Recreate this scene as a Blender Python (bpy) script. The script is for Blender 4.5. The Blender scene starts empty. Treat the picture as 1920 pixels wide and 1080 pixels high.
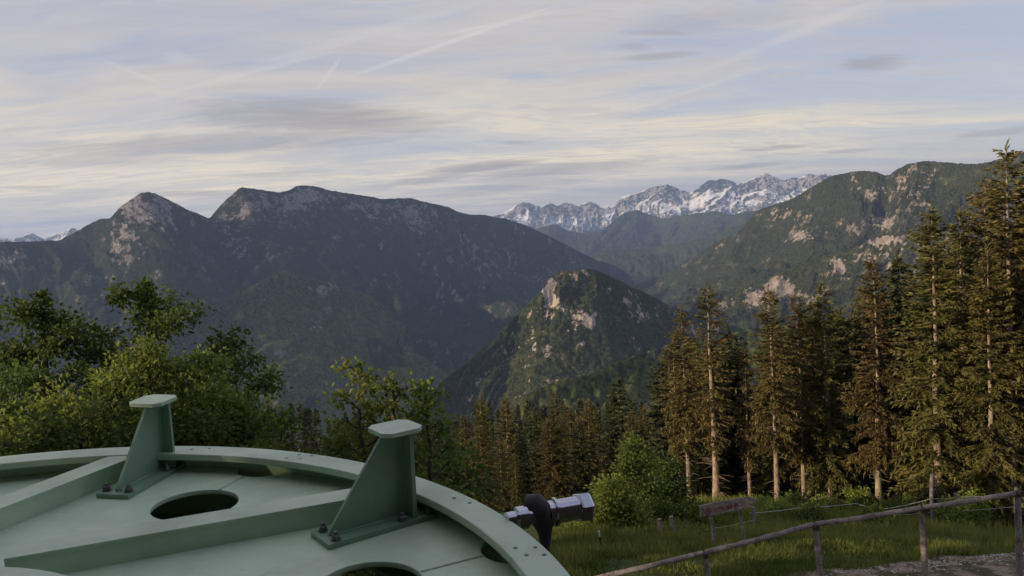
import bpy, bmesh, math, random
import numpy as np
from mathutils import Vector, Matrix
sc = bpy.context.scene
COL = sc.collection
PI = math.pi
# ------------------------------------------------------------------ camera
HF, PD, RD = 64.0, 4.6, 3.2
F = 960 / math.tan(math.radians(HF / 2)); P = math.radians(PD); RO = math.radians(RD)
fv = np.array([0, math.cos(P), -math.sin(P)]); r0 = np.array([1., 0, 0]); u0 = np.cross(r0, fv)
rv = r0 * math.cos(RO) - u0 * math.sin(RO); uv = u0 * math.cos(RO) + r0 * math.sin(RO)
def ray(px, py): return fv + rv * ((px - 960) / F) - uv * ((py - 540) / F)
def at(px, py, D):
    d = ray(px, py); return d * (D / math.hypot(d[0], d[1]))
def project(p):
    w = p @ fv; w = np.where(np.abs(w) < 1e-3, 1e-3, w)
    return 960 + F * (p @ rv) / w, 540 - F * (p @ uv) / w
cam = bpy.data.cameras.new("Camera"); cam.sensor_width = 36; cam.angle = math.radians(HF)
cam.clip_start = 0.05; cam.clip_end = 90000
co = bpy.data.objects.new("Camera", cam); COL.objects.link(co)
M = Matrix.Identity(4)
for i in range(3):
    M[i][0] = rv[i]; M[i][1] = uv[i]; M[i][2] = -fv[i]
co.matrix_world = M
sc.camera = co
# ------------------------------------------------------------------ helpers
def link(o): COL.objects.link(o); return o
def tag(o, label=None, cat=None, group=None, kind=None):
    if label: o['label'] = label
    if cat: o['category'] = cat
    if group: o['group'] = group
    if kind: o['kind'] = kind
    return o
def empty(name, loc, label, cat, group=None, rz=0.0):
    o = bpy.data.objects.new(name, None); o.empty_display_size = .2
    o.location = loc; o.rotation_euler = (0, 0, rz); link(o); return tag(o, label, cat, group)
def np_mesh(name, V, faces, mat, tint=None, smooth=False):
    """V (n,3); faces: (m,k) int array"""
    me = bpy.data.meshes.new(name)
    V = np.asarray(V, np.float32); faces = np.asarray(faces, np.int32); m, k = faces.shape
    me.vertices.add(len(V)); me.vertices.foreach_set('co', V.ravel())
    me.loops.add(m * k); me.loops.foreach_set('vertex_index', faces.ravel())
    me.polygons.add(m); me.polygons.foreach_set('loop_start', np.arange(0, m * k, k, dtype=np.int32))
    me.polygons.foreach_set('loop_total', np.full(m, k, np.int32))
    me.polygons.foreach_set('use_smooth', np.full(m, smooth, bool))
    if tint is not None:
        for an, av in (tint.items() if isinstance(tint, dict) else [('tint', tint)]):
            a = me.attributes.new(an, 'FLOAT', 'POINT'); a.data.foreach_set('value', np.asarray(av, np.float32))
    me.update(calc_edges=True); me.validate()
    if mat: me.materials.append(mat)
    return me
def obj(name, me, parent=None):
    o = bpy.data.objects.new(name, me); link(o)
    if parent: o.parent = parent
    return o
class MB:
    """collects shapes in a bmesh and links them as one object"""
    def __init__(s): s.b = bmesh.new()
    def box(s, c, d, rot=None, bev=0.0):
        m = Matrix.Translation(Vector(c)) @ (rot.to_4x4() if rot else Matrix.Identity(4)) @ Matrix.Diagonal((d[0], d[1], d[2], 1))
        r = bmesh.ops.create_cube(s.b, size=1, matrix=m)
        if bev:
            es = list({e for v in r['verts'] for e in v.link_edges})
            bmesh.ops.bevel(s.b, geom=es, offset=bev, segments=2, affect='EDGES', profile=.6)
        return s
    def prism(s, poly, z0, z1, frame=None):
        fr = frame or (lambda x, y, z: (x, y, z))
        lo = [s.b.verts.new(fr(x, y, z0)) for x, y in poly]; hi = [s.b.verts.new(fr(x, y, z1)) for x, y in poly]
        s.b.faces.new(lo[::-1]); s.b.faces.new(hi); n = len(poly)
        for i in range(n): s.b.faces.new((lo[i], lo[(i + 1) % n], hi[(i + 1) % n], hi[i]))
        return s
    def tube(s, pts, rads, seg=10, cap=True):
        pts = [Vector(p) for p in pts]; rings = []
        up = Vector((0, 0, 1))
        for i, p in enumerate(pts):
            t = (pts[min(i + 1, len(pts) - 1)] - pts[max(i - 1, 0)]).normalized()
            a = t.cross(up)
            if a.length < .05: a = t.cross(Vector((1, 0, 0)))
            a.normalize(); b = t.cross(a)
            R = rads[i] if hasattr(rads, '__len__') else rads
            rings.append([s.b.verts.new(p + a * math.cos(k * 2 * PI / seg) * R + b * math.sin(k * 2 * PI / seg) * R) for k in range(seg)])
        for A, B in zip(rings, rings[1:]):
            for k in range(seg): s.b.faces.new((A[k], A[(k + 1) % seg], B[(k + 1) % seg], B[k]))
        if cap: s.b.faces.new(rings[0][::-1]); s.b.faces.new(rings[-1])
        return s
    def lathe(s, prof, c, ax, seg=32):
        ax = Vector(ax).normalized(); a = ax.orthogonal().normalized(); b = ax.cross(a); c = Vector(c); rings = []
        for d, R in prof:
            rings.append([s.b.verts.new(c + ax * d + (a * math.cos(k * 2 * PI / seg) + b * math.sin(k * 2 * PI / seg)) * R) for k in range(seg)])
        for A, B in zip(rings, rings[1:]):
            for k in range(seg): s.b.faces.new((A[k], A[(k + 1) % seg], B[(k + 1) % seg], B[k]))
        s.b.faces.new(rings[0][::-1]); s.b.faces.new(rings[-1]); return s
    def build(s, name, mat, parent=None, smooth=False, angle=35):
        bmesh.ops.recalc_face_normals(s.b, faces=s.b.faces)
        me = bpy.data.meshes.new(name); s.b.to_mesh(me); s.b.free(); me.materials.append(mat)
        if smooth:
            me.polygons.foreach_set('use_smooth', np.ones(len(me.polygons), bool)); me.set_sharp_from_angle(angle=math.radians(angle))
        return obj(name, me, parent)
# numpy noise
def _h(ix, iy, seed):
    n = (ix.astype(np.int64) * 374761393 + iy.astype(np.int64) * 668265263 + seed * 974634777) & 0xFFFFFFFF
    n = ((n ^ (n >> 13)) * 1274126177) & 0xFFFFFFFF
    n = ((n ^ (n >> 16)) * 2246822519) & 0xFFFFFFFF
    return ((n ^ (n >> 15)) & 0xFFFFFF) / float(0xFFFFFF)
def vn(x, y, seed=0):
    ix = np.floor(x); iy = np.floor(y); fx = x - ix; fy = y - iy
    fx = fx * fx * fx * (fx * (fx * 6 - 15) + 10); fy = fy * fy * fy * (fy * (fy * 6 - 15) + 10)
    a = _h(ix, iy, seed); b = _h(ix + 1, iy, seed); c = _h(ix, iy + 1, seed); d = _h(ix + 1, iy + 1, seed)
    return (a * (1 - fx) + b * fx) * (1 - fy) + (c * (1 - fx) + d * fx) * fy
def fbm(x, y, seed=0, o=5, g=.5):
    s = 0; A = 1; T = 0
    for i in range(o):
        s = s + A * (vn(x * 2 ** i + 17.3 * i, y * 2 ** i + 5.1 * i, seed + i) * 2 - 1); T += A; A *= g
    return s / T
def ridged(x, y, seed=0, o=4, g=.5):
    s = 0; A = 1; T = 0
    for i in range(o):
        s = s + A * (1 - np.abs(vn(x * 2 ** i + 9.7 * i, y * 2 ** i + 3.3 * i, seed + i) * 2 - 1)); T += A; A *= g
    return s / T
def sstep(a, b, x):
    t = np.clip((x - a) / (b - a), 0, 1); return t * t * (3 - 2 * t)
# ------------------------------------------------------------------ node helper
class NT:
    def __init__(s, nt): s.nt = nt; s.n = nt.nodes; s.l = nt.links; s.n.clear()
    def node(s, t, **kw):
        nd = s.n.new(t); ins = kw.pop('ins', {})
        for k, v in kw.items(): setattr(nd, k, v)
        for k, v in ins.items(): s.set(nd.inputs[k], v)
        return nd
    def set(s, sock, v):
        if isinstance(v, bpy.types.NodeSocket): s.l.new(v, sock)
        elif isinstance(v, bpy.types.Node): s.l.new(v.outputs[0], sock)
        else:
            if sock.type == 'RGBA' and len(v) == 3: v = (*v, 1)
            sock.default_value = v
    def math(s, op, a, b=None, c=None, clamp=False):
        nd = s.n.new('ShaderNodeMath'); nd.operation = op; nd.use_clamp = clamp
        for i, v in enumerate((a, b, c)):
            if v is not None: s.set(nd.inputs[i], v)
        return nd.outputs[0]
    def vmath(s, op, a, b=None, out=0):
        nd = s.n.new('ShaderNodeVectorMath'); nd.operation = op; s.set(nd.inputs[0], a)
        if b is not None: s.set(nd.inputs['Scale' if op == 'SCALE' else 1], b)
        return nd.outputs['Value' if op in ('DOT_PRODUCT', 'LENGTH') else 0]
    def mix(s, f, a, b, blend='MIX'):
        nd = s.n.new('ShaderNodeMix'); nd.data_type = 'RGBA'; nd.blend_type = blend
        s.set(nd.inputs[0], f); s.set(nd.inputs[6], a); s.set(nd.inputs[7], b); return nd.outputs[2]
    def noise(s, vec, scale, detail=4, rough=.5, dist=0, out=0):
        nd = s.n.new('ShaderNodeTexNoise'); s.set(nd.inputs['Scale'], scale); nd.inputs['Detail'].default_value = detail
        nd.inputs['Roughness'].default_value = rough; nd.inputs['Distortion'].default_value = dist
        if vec is not None: s.set(nd.inputs['Vector'], vec)
        return nd.outputs[out]
    def ss(s, x, a, b, lo=0., hi=1.):
        nd = s.n.new('ShaderNodeMapRange'); nd.interpolation_type = 'SMOOTHSTEP'
        s.set(nd.inputs[0], x); s.set(nd.inputs[1], a); s.set(nd.inputs[2], b); s.set(nd.inputs[3], lo); s.set(nd.inputs[4], hi); return nd.outputs[0]
    def attr(s, name):
        nd = s.n.new('ShaderNodeAttribute'); nd.attribute_name = name; return nd.outputs['Fac']
    def bump(s, h, dist, strength=1.0):
        nd = s.n.new('ShaderNodeBump'); s.set(nd.inputs['Height'], h); nd.inputs['Distance'].default_value = dist; nd.inputs['Strength'].default_value = strength; return nd.outputs[0]
def new_mat(name):
    m = bpy.data.materials.new(name); m.use_nodes = True; return m, NT(m.node_tree)
def finish(t, shader, vol=None):
    o = t.node('ShaderNodeOutputMaterial')
    if shader is not None: t.l.new(shader, o.inputs[0])
    if vol is not None: t.l.new(vol, o.inputs[1])
def pbsdf(t, col, rough=.8, metal=0., normal=None, spec=.3):
    b = t.node('ShaderNodeBsdfPrincipled'); t.set(b.inputs['Base Color'], col); t.set(b.inputs['Roughness'], rough)
    b.inputs['Metallic'].default_value = metal; b.inputs['Specular IOR Level'].default_value = spec
    if normal is not None: t.l.new(normal, b.inputs['Normal'])
    return b.outputs[0]
# ------------------------------------------------------------------ light
SUN_AZ, SUN_EL = math.radians(-112), math.radians(14)      # azimuth measured from the view direction (+Y), negative to the left
sd = Vector((math.sin(SUN_AZ) * math.cos(SUN_EL), math.cos(SUN_AZ) * math.cos(SUN_EL), math.sin(SUN_EL)))
sun = bpy.data.lights.new("Sun", 'SUN'); sun.energy = 5.0; sun.angle = math.radians(.6); sun.color = (1, .79, .52)
so = bpy.data.objects.new("Sun", sun); so.rotation_euler = sd.to_track_quat('Z', 'Y').to_euler(); link(so)
sc.view_settings.view_transform = 'Standard'; sc.view_settings.look = 'None'; sc.view_settings.exposure = .28; sc.view_settings.gamma = 1
w = bpy.data.worlds.new("World"); sc.world = w; w.use_nodes = True
t = NT(w.node_tree)
SKY = .086
sky = t.node('ShaderNodeTexSky', sky_type='NISHITA'); sky.sun_disc = False; sky.sun_elevation = SUN_EL; sky.sun_rotation = SUN_AZ
sky.altitude = 1400; sky.air_density = 1.2; sky.dust_density = 1.5
tc = t.node('ShaderNodeTexCoord').outputs['Generated']
sep = t.node('ShaderNodeSeparateXYZ', ins={0: tc}); zz = t.math('MAXIMUM', sep.outputs[2], 0.0)
inv = t.math('DIVIDE', 1.0, t.math('ADD', zz, .10))
pl = t.vmath('SCALE', tc, inv)                       # cloud-layer plane
rotm = t.node('ShaderNodeMapping', ins={0: pl}); rotm.inputs['Rotation'].default_value = (0, 0, math.radians(-36)); rotm.inputs['Scale'].default_value = (.55, 1.6, 0)
warp = t.noise(pl, .8, 3, .5, out=1)
pv = t.vmath('ADD', rotm.outputs[0], t.vmath('SCALE', warp, .9))
n1 = t.noise(pv, .9, 6, .55, .4)
n2 = t.noise(pv, 3.2, 7, .62, .8)
n3 = t.noise(t.vmath('MULTIPLY', pv, (1.0, 2.6, 1)), 5.0, 6, .6, .3)
veil = t.math('ADD', t.math('MULTIPLY', n1, .75), t.math('MULTIPLY', n2, .35))
blue = t.math('MULTIPLY', t.ss(sep.outputs[0], -.1, .6), .10)
veil = t.math('SUBTRACT', veil, blue)
cover = t.ss(veil, .36, .66, .25, 1.0)
low = t.ss(zz, .02, .36)
ccol = t.mix(low, (8.1, 7.2, 5.6), (5.35, 5.2, 5.5)); ccol = t.mix(t.ss(zz, .02, .17, .8, 0.), ccol, (11.4, 9.8, 6.9))
ccol = t.mix(t.ss(n2, .45, .66, 0, .55), ccol, (5.1, 4.75, 4.95))
ccol = t.mix(t.ss(n3, .48, .64, 0, .6), ccol, (6.35, 6.1, 6.1))
blu = t.mix(.6, t.vmath('SCALE', sky.outputs[0], 1.25), (3.9, 4.1, 6.3))
col = t.mix(cover, blu, ccol)
# grey streaks lying in the cloud layer (centre pixel, half length, half height, slope, strength)
STREAK = [(600, 222, 235, 34, -3, .75), (430, 268, 330, 22, 3, .55), (905, 313, 120, 10, 6, .85), (800, 338, 120, 7, 7, .6), (1050, 318, 175, 14, 5, .62), (960, 352, 150, 12, 6, .42),
          (360, 363, 90, 6, 1, .6), (1450, 278, 75, 4, 5, .55), (1590, 283, 45, 4, 3, .5), (1400, 312, 70, 5, 5, .5), (1235, 62, 60, 5, 0, .5), (1190, 88, 30, 7, 0, .4), (1235, 106, 70, 7, 4, .5),
          (1640, 118, 55, 14, 3, .6), (1040, 375, 120, 6, 4, .35), (500, 328, 70, 5, 2, .35), (970, 268, 35, 5, 0, .4), (1870, 248, 60, 7, 6, .45), (1330, 40, 160, 18, 5, .22), (180, 300, 190, 12, 2, .3), (70, 353, 40, 5, 0, .3)]
sn = t.math('MULTIPLY', t.math('SUBTRACT', t.noise(pv, 7, 5, .6), .5), 2.6)
acc = None
for (px, py, a, b, sl, k) in STREAK:
    c = ray(px, py); c = c / np.linalg.norm(c); e = ray(px + math.cos(math.radians(sl)) * 10, py - math.sin(math.radians(sl)) * 10); e = e / np.linalg.norm(e) - c
    e /= np.linalg.norm(e); g = np.cross(c, e); g /= np.linalg.norm(g)
    q = t.vmath('SUBTRACT', tc, tuple(c))
    A = t.vmath('DOT_PRODUCT', q, tuple(e * F / a)); B = t.vmath('DOT_PRODUCT', q, tuple(g * F / b))
    d2 = t.math('ADD', t.math('MULTIPLY', A, A), t.math('MULTIPLY', B, B))
    v = t.ss(t.math('ADD', d2, t.math('MULTIPLY', sn, .75)), -.2, 1.5, k, 0.)
    acc = v if acc is None else t.math('MAXIMUM', acc, v)
col = t.mix(t.math('MULTIPLY', acc, .95), col, (3.4, 3.2, 3.3))
TRAIL = [(840, 80, 190, 4.5, 19, .5), (930, 45, 120, 3, 12, .4), (615, 140, 38, 4, 52, .4), (470, 135, 150, 5, 14, .3), (260, 140, 60, 4, -22, .3), (1290, 172, 130, 5, 18, .3), (1080, 255, 22, 30, 95, .35), (700, 60, 260, 9, 16, .22), (1500, 60, 220, 8, 22, .25), (1120, 200, 200, 7, 12, .22), (340, 110, 12, 30, 90, .25)]
acc2 = None
for (px, py, a, b, sl, k) in TRAIL:
    c = ray(px, py); c = c / np.linalg.norm(c); e = ray(px + math.cos(math.radians(sl)) * 10, py - math.sin(math.radians(sl)) * 10); e = e / np.linalg.norm(e) - c
    e /= np.linalg.norm(e); g = np.cross(c, e); g /= np.linalg.norm(g); q = t.vmath('SUBTRACT', tc, tuple(c))
    A = t.vmath('DOT_PRODUCT', q, tuple(e * F / a)); B = t.vmath('DOT_PRODUCT', q, tuple(g * F / b))
    d2 = t.math('ADD', t.math('MULTIPLY', A, A), t.math('MULTIPLY', B, B))
    v = t.ss(t.math('ADD', d2, t.math('MULTIPLY', sn, .6)), -.2, 1.5, k, 0.); acc2 = v if acc2 is None else t.math('MAXIMUM', acc2, v)
col = t.mix(acc2, col, (7.4, 7.0, 6.8))
bg = t.node('ShaderNodeBackground', ins={'Color': col, 'Strength': SKY})
t.l.new(bg.outputs[0], t.node('ShaderNodeOutputWorld').inputs[0])
# ------------------------------------------------------------------ materials
def mat_plain(name, col, rough=.8, var=.15, scale=20, bump=.0, metal=0., spec=.3, col2=None):
    m, t = new_mat(name); p = t.node('ShaderNodeTexCoord').outputs['Object']
    n = t.noise(p, scale, 6, .6); n2 = t.noise(p, scale * .15, 3)
    c = t.mix(t.math('MULTIPLY', t.ss(n, .3, .7), var * 2, clamp=True), col, col2 or tuple(v * .55 for v in col))
    c = t.mix(t.ss(n2, .35, .7, 0, var), c, tuple(min(1, v * 1.5) for v in col))
    nm = t.bump(n, bump) if bump else None
    finish(t, pbsdf(t, c, rough, metal, nm, spec)); return m
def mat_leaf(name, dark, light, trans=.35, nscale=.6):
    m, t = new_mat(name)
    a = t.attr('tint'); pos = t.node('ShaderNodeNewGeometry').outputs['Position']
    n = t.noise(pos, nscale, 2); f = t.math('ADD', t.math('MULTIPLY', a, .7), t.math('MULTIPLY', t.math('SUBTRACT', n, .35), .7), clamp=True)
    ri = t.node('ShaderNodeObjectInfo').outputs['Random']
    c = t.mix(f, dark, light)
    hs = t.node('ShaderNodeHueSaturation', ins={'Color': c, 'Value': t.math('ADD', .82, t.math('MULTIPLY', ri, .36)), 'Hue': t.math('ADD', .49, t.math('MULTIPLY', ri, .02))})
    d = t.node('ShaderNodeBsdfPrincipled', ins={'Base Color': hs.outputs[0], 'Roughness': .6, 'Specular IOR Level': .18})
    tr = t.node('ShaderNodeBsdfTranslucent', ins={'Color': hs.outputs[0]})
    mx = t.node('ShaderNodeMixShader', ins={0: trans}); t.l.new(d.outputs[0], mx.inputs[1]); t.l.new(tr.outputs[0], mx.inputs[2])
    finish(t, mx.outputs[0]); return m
def mat_bark(name, a, b):
    m, t = new_mat(name); p = t.node('ShaderNodeTexCoord').outputs['Object']
    q = t.vmath('MULTIPLY', p, (9, 9, 2.2)); n = t.noise(q, 1.0, 6, .65); n2 = t.noise(p, .7, 3)
    c = t.mix(t.ss(n, .35, .65), a, b); c = t.mix(t.ss(n2, .45, .7, 0, .45), c, (.09, .085, .06))
    finish(t, pbsdf(t, c, .9, 0, t.bump(n, .03), .15)); return m
BARK = mat_bark("spruce_bark", (.15, .105, .075), (.36, .28, .21))
BARK_D = mat_bark("dark_bark", (.06, .05, .04), (.14, .115, .09))
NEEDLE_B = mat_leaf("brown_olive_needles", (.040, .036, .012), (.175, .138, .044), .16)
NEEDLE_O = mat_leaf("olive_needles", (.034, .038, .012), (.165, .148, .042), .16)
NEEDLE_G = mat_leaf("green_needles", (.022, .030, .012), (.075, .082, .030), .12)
NEEDLE_F = mat_leaf("far_needles", (.028, .034, .013), (.110, .112, .036), .10, .05)
LEAF_D = mat_leaf("dark_green_leaves", (.040, .068, .016), (.150, .215, .048), .42)
LEAF_L = mat_leaf("light_green_leaves", (.070, .110, .018), (.30, .35, .07), .48)
LEAF_M = mat_leaf("fresh_green_leaves", (.048, .085, .018), (.19, .24, .055), .44)
GRASS = mat_leaf("meadow_grass", (.060, .088, .018), (.25, .265, .065), .42, .5)
def mat_weather(name, a, b):
    m, t = new_mat(name); p = t.node('ShaderNodeTexCoord').outputs['Object']
    q = t.vmath('MULTIPLY', p, (5, 34, 34)); n = t.noise(q, 1.0, 7, .7, .8); n2 = t.noise(p, 4.5, 6, .7)
    c = t.mix(t.ss(n, .3, .7), a, b); c = t.mix(t.ss(n2, .48, .62, 0, .7), c, tuple(v * .4 for v in a))
    finish(t, pbsdf(t, c, .85, 0, t.bump(n, .02), .2)); return m
WOOD = mat_weather("weathered_grey_wood", (.15, .125, .12), (.30, .265, .255))
WOOD_D = mat_weather("dark_wood_end", (.05, .035, .03), (.10, .07, .06))
# ------------------------------------------------------------------ terrain
_R = [0, 18.5, 20, 24, 35, 45, 50, 60, 100, 200, 250, 300, 430, 800, 1500, 3000, 4000, 60000]
_Z = [-8.5, -8.5, -8.62, -9.6, -12.9, -16.4, -18.5, -23, -38, -66, -76, -88, -115, -220, -430, -735, -770, -770]
def zg(x, y):
    r = np.hypot(x, y); z = np.interp(r, _R, _Z)
    return z + fbm(np.asarray(x) / 9, np.asarray(y) / 9, 3, 3) * .35 * sstep(20, 30, r) + fbm(np.asarray(x) / 900., np.asarray(y) / 900., 8, 4) * 45 * sstep(900, 3000, r)
def mountain_mat(name, forest=((.016, .026, .012), (.042, .056, .022)), rock=(.24, .22, .20), meadow=(.10, .105, .045), rk=.5, snow=None, treesc=1 / 14., bumpd=6.):
    m, t = new_mat(name); g = t.node('ShaderNodeNewGeometry'); pos = g.outputs['Position']
    nz = t.node('ShaderNodeSeparateXYZ', ins={0: g.outputs['True Normal']}).outputs[2]
    big = t.noise(pos, 1 / 420., 5, .6); mid = t.noise(pos, 1 / 75., 5, .62); tr = t.noise(pos, treesc, 3, .7)
    vo = t.node('ShaderNodeTexVoronoi', ins={'Vector': pos, 'Scale': treesc}).outputs[0]
    fc = t.mix(t.ss(tr, .36, .64), forest[0], forest[1])
    fc = t.mix(t.ss(mid, .52, .68, 0, .6), fc, meadow)
    rc = t.mix(t.ss(t.noise(pos, 1 / 28., 6, .7), .35, .65), tuple(v * .55 for v in rock), rock)
    ra = t.attr('rock')
    steep = t.ss(nz, .80, .52)
    fine = t.noise(pos, treesc * .75, 4, .75)
    v = t.math('ADD', t.math('MULTIPLY', t.math('SUBTRACT', fine, .5), 1.1), t.math('ADD', t.math('MULTIPLY', steep, .30), t.math('MULTIPLY', ra, .55)))
    v = t.math('ADD', v, t.math('MULTIPLY', t.math('SUBTRACT', t.math('ADD', t.math('MULTIPLY', big, .4), t.math('MULTIPLY', mid, .6)), .5), 2.3))
    f = t.ss(v, .58 - rk * .25, .68 - rk * .25)
    c = t.mix(f, fc, rc); rough = .95
    if snow is not None:
        sn_ = t.noise(pos, 1 / 640., 5, .6)
        sv = t.math('ADD', t.math('MULTIPLY', nz, .7), t.math('ADD', t.math('MULTIPLY', sn_, .5), t.math('MULTIPLY', t.noise(pos, 1 / 140., 5, .65), .3)))
        c = t.mix(t.ss(sv, snow, snow + .10), c, (.80, .80, .82))
    h = t.math('ADD', t.math('MULTIPLY', t.math('SUBTRACT', 1.0, vo), .6), t.noise(pos, 1 / 30., 5, .7))
    finish(t, pbsdf(t, c, rough, 0, t.bump(h, bumpd, .9), .05)); return m
def mountain(name, pts, fall, W, zfoot, mat, amp=120, lam=420, ns=500, nt=200, seed=1, prof=.85, back=.35, canopy=5, blobs=(), rockz=None, streak=.45, skynoise=.0007, amp2=None):
    """pts: (px,py,distance) along the crest; fall: [(px, azimuth deg of descent)], 180 = towards the camera"""
    pts = np.array(pts, float); fall = np.array(fall, float)
    px = np.linspace(pts[0, 0], pts[-1, 0], ns)
    py = np.interp(px, pts[:, 0], pts[:, 1]); D = np.interp(px, pts[:, 0], pts[:, 2])
    k = np.array([1, 2, 3, 2, 1.]) / 9; py = np.convolve(np.pad(py, 2, 'edge'), k, 'valid')
    R = np.array([at(a, b, c) for a, b, c in zip(px, py, D)])
    R[:, 2] += D * skynoise * (fbm(px / 22., px * 0, seed + 50, 5, .6) + .5 * fbm(px / 5., px * 0, seed + 70, 2))
    az = np.radians(np.interp(px, fall[:, 0], fall[:, 1])); dx, dy = np.sin(az), np.cos(az)
    s = np.concatenate([[0], np.cumsum(np.hypot(np.diff(R[:, 0]), np.diff(R[:, 1])))])
    tt = np.concatenate([-back * np.linspace(1, 0, nt // 6, endpoint=False) ** 1.0, np.linspace(0, 1, nt) ** 1.15])
    T, S = np.meshgrid(tt, s); Wd = np.interp(px, *np.array(W, float).T)[:, None] if hasattr(W, '__len__') else W
    X = R[:, 0:1] + dx[:, None] * Wd * T; Y = R[:, 1:2] + dy[:, None] * Wd * T
    drop = R[:, 2:3] - zfoot
    Z = R[:, 2:3] - drop * np.where(T >= 0, np.abs(T) ** prof, np.abs(T) * 1.3)
    m = sstep(0, .30, np.abs(T)) * (1 - .35 * np.abs(T)); m2 = sstep(0, .05, np.abs(T))
    wq = fbm(X / lam / 1.7, Y / lam / 1.7, seed, 3) * lam * .8
    q = (S + wq) / lam; tl = np.abs(T) * np.mean(Wd) / lam
    g = ridged(q, tl * .35, seed + 3, 3, .55)
    g2 = ridged(q * 3.1 + wq / lam, tl * 1.2, seed + 9, 4, .55)
    a2 = amp2 if amp2 is not None else amp
    gs = ridged(q * 9 + 3 * wq / lam, tl * 2.2, seed + 19, 3, .6)
    Z = Z - amp * m * (1 - g) * 1.9 - a2 * .40 * m2 * (1 - g2) * 1.7 - a2 * .10 * m2 * (1 - gs) + fbm(X / 260, Y / 260, seed + 5, 5, .55) * a2 * .35 * m
    if canopy: Z = Z + (vn(X / 13, Y / 13, seed + 30) - .5) * canopy * 2 * np.minimum(1, m2 + .35) + (vn(X / 31, Y / 31, seed + 31) - .5) * canopy * 1.4 * m2
    V = np.stack([X, Y, Z], -1).reshape(-1, 3); nc = len(tt)
    i = np.arange(ns - 1)[:, None] * nc + np.arange(nc - 1)[None, :]
    Fc = np.stack([i, i + 1, i + nc + 1, i + nc], -1).reshape(-1, 4)
    rock = (streak * sstep(.42, .78, (1 - gs) * .5 + (1 - g2) * .45 + fbm(X / 500, Y / 500, seed + 77, 3) * .35)).ravel()
    if len(blobs):
        qx, qy = project(V.astype(float))
        for (bx, by, sx, sy, kk) in blobs: rock = np.maximum(rock, kk * np.exp(-((qx - bx) / sx) ** 2 - ((qy - by) / sy) ** 2))
    if rockz is not None: rock = rock + sstep(rockz[0], rockz[1], V[:, 2]) * rockz[2]
    if dx.mean() * 0 + (R[-1, 0] - R[0, 0]) > 0: Fc = Fc[:, ::-1]
    me = np_mesh(name, V, Fc, mat, {'rock': rock}, True)
    o = obj(name, me); tag(o, kind='structure'); return o
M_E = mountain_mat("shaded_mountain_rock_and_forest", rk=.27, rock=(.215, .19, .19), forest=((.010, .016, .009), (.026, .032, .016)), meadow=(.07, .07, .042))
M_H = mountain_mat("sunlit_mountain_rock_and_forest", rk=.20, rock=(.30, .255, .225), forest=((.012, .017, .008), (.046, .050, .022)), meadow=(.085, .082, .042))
M_F = mountain_mat("forested_hill", rk=.0, forest=((.018, .026, .011), (.080, .090, .032)), meadow=(.13, .135, .05))
M_G = mountain_mat("crag_rock_and_forest", rk=.02, rock=(.42, .35, .30), forest=((.012, .018, .008), (.050, .055, .022)), meadow=(.085, .082, .035), treesc=1 / 11.)
M_B = mountain_mat("snowy_limestone", rk=1.15, rock=(.42, .375, .355), snow=.83, treesc=1 / 40., bumpd=25)
M_C = mountain_mat("far_forested_hills", rk=-.25, forest=((.020, .030, .014), (.045, .058, .024)), treesc=1 / 30.)
mountain('snow_mountain', [(860, 412, 21000), (910, 403, 21000), (940, 400, 21000), (962, 388, 21000), (980, 378, 21000), (1000, 382, 21000), (1015, 388, 21000), (1030, 380, 21000), (1045, 386, 21000), (1060, 379, 21000), (1085, 383, 21000), (1105, 377, 21000), (1125, 384, 21000), (1150, 385, 21000), (1168, 368, 21000), (1195, 362, 21000), (1220, 352, 21000), (1245, 344, 21000), (1262, 349, 21000), (1278, 358, 21000), (1295, 361, 21000), (1312, 350, 21000), (1330, 338, 21000), (1352, 335, 21000), (1365, 337, 21000), (1382, 344, 21000), (1398, 341, 21000), (1416, 333, 21000), (1437, 323, 21000), (1452, 331, 21000), (1470, 339, 21000), (1485, 334, 21000), (1500, 334, 21000), (1515, 326, 21000), (1530, 328, 21000), (1545, 324, 21000), (1558, 329, 21000), (1600, 345, 21000), (1660, 360, 21000)],
         [(860, 195), (1660, 200)], 4200, -450, M_B, amp=480, lam=1700, ns=620, nt=130, seed=11, canopy=0, skynoise=.0009, amp2=620, prof=.8)
mountain('far_peaks', [(-60, 446, 19000), (18, 446, 19000), (45, 441, 19000), (60, 437, 19000), (72, 443, 19000), (84, 448, 19000), (96, 440, 19000), (108, 436, 19000), (120, 434, 19000), (134, 426, 19000), (146, 431, 19000), (165, 440, 19000), (230, 455, 19000)],
         [(-60, 180), (230, 180)], 3000, -600, M_B, amp=200, lam=900, ns=200, nt=60, seed=12, canopy=0)
mountain('far_hills', [(960, 470, 13500), (1010, 428, 13500), (1030, 421, 13500), (1045, 421, 13500), (1060, 431, 13500), (1090, 437, 13500), (1130, 432, 13500), (1155, 410, 13800), (1175, 397, 14000), (1195, 393, 14000), (1215, 402, 14000), (1240, 410, 13800), (1270, 405, 13500), (1300, 400, 13200), (1340, 396, 13000), (1375, 403, 12800), (1400, 396, 12600), (1460, 390, 12600), (1540, 380, 12500)],
         [(960, 190), (1540, 200)], 4500, -700, M_C, amp=260, lam=1500, ns=420, nt=140, seed=13, canopy=12, blobs=[])
mountain('valley_hill', [(1040, 540, 10000), (1080, 492, 10000), (1130, 470, 10000), (1180, 468, 10000), (1230, 462, 10000), (1290, 455, 9800), (1360, 430, 9600), (1440, 405, 9500), (1500, 395, 9500)],
         [(1040, 185), (1500, 205)], 3200, -740, M_C, amp=170, lam=1100, ns=300, nt=120, seed=14, canopy=9)
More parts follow.
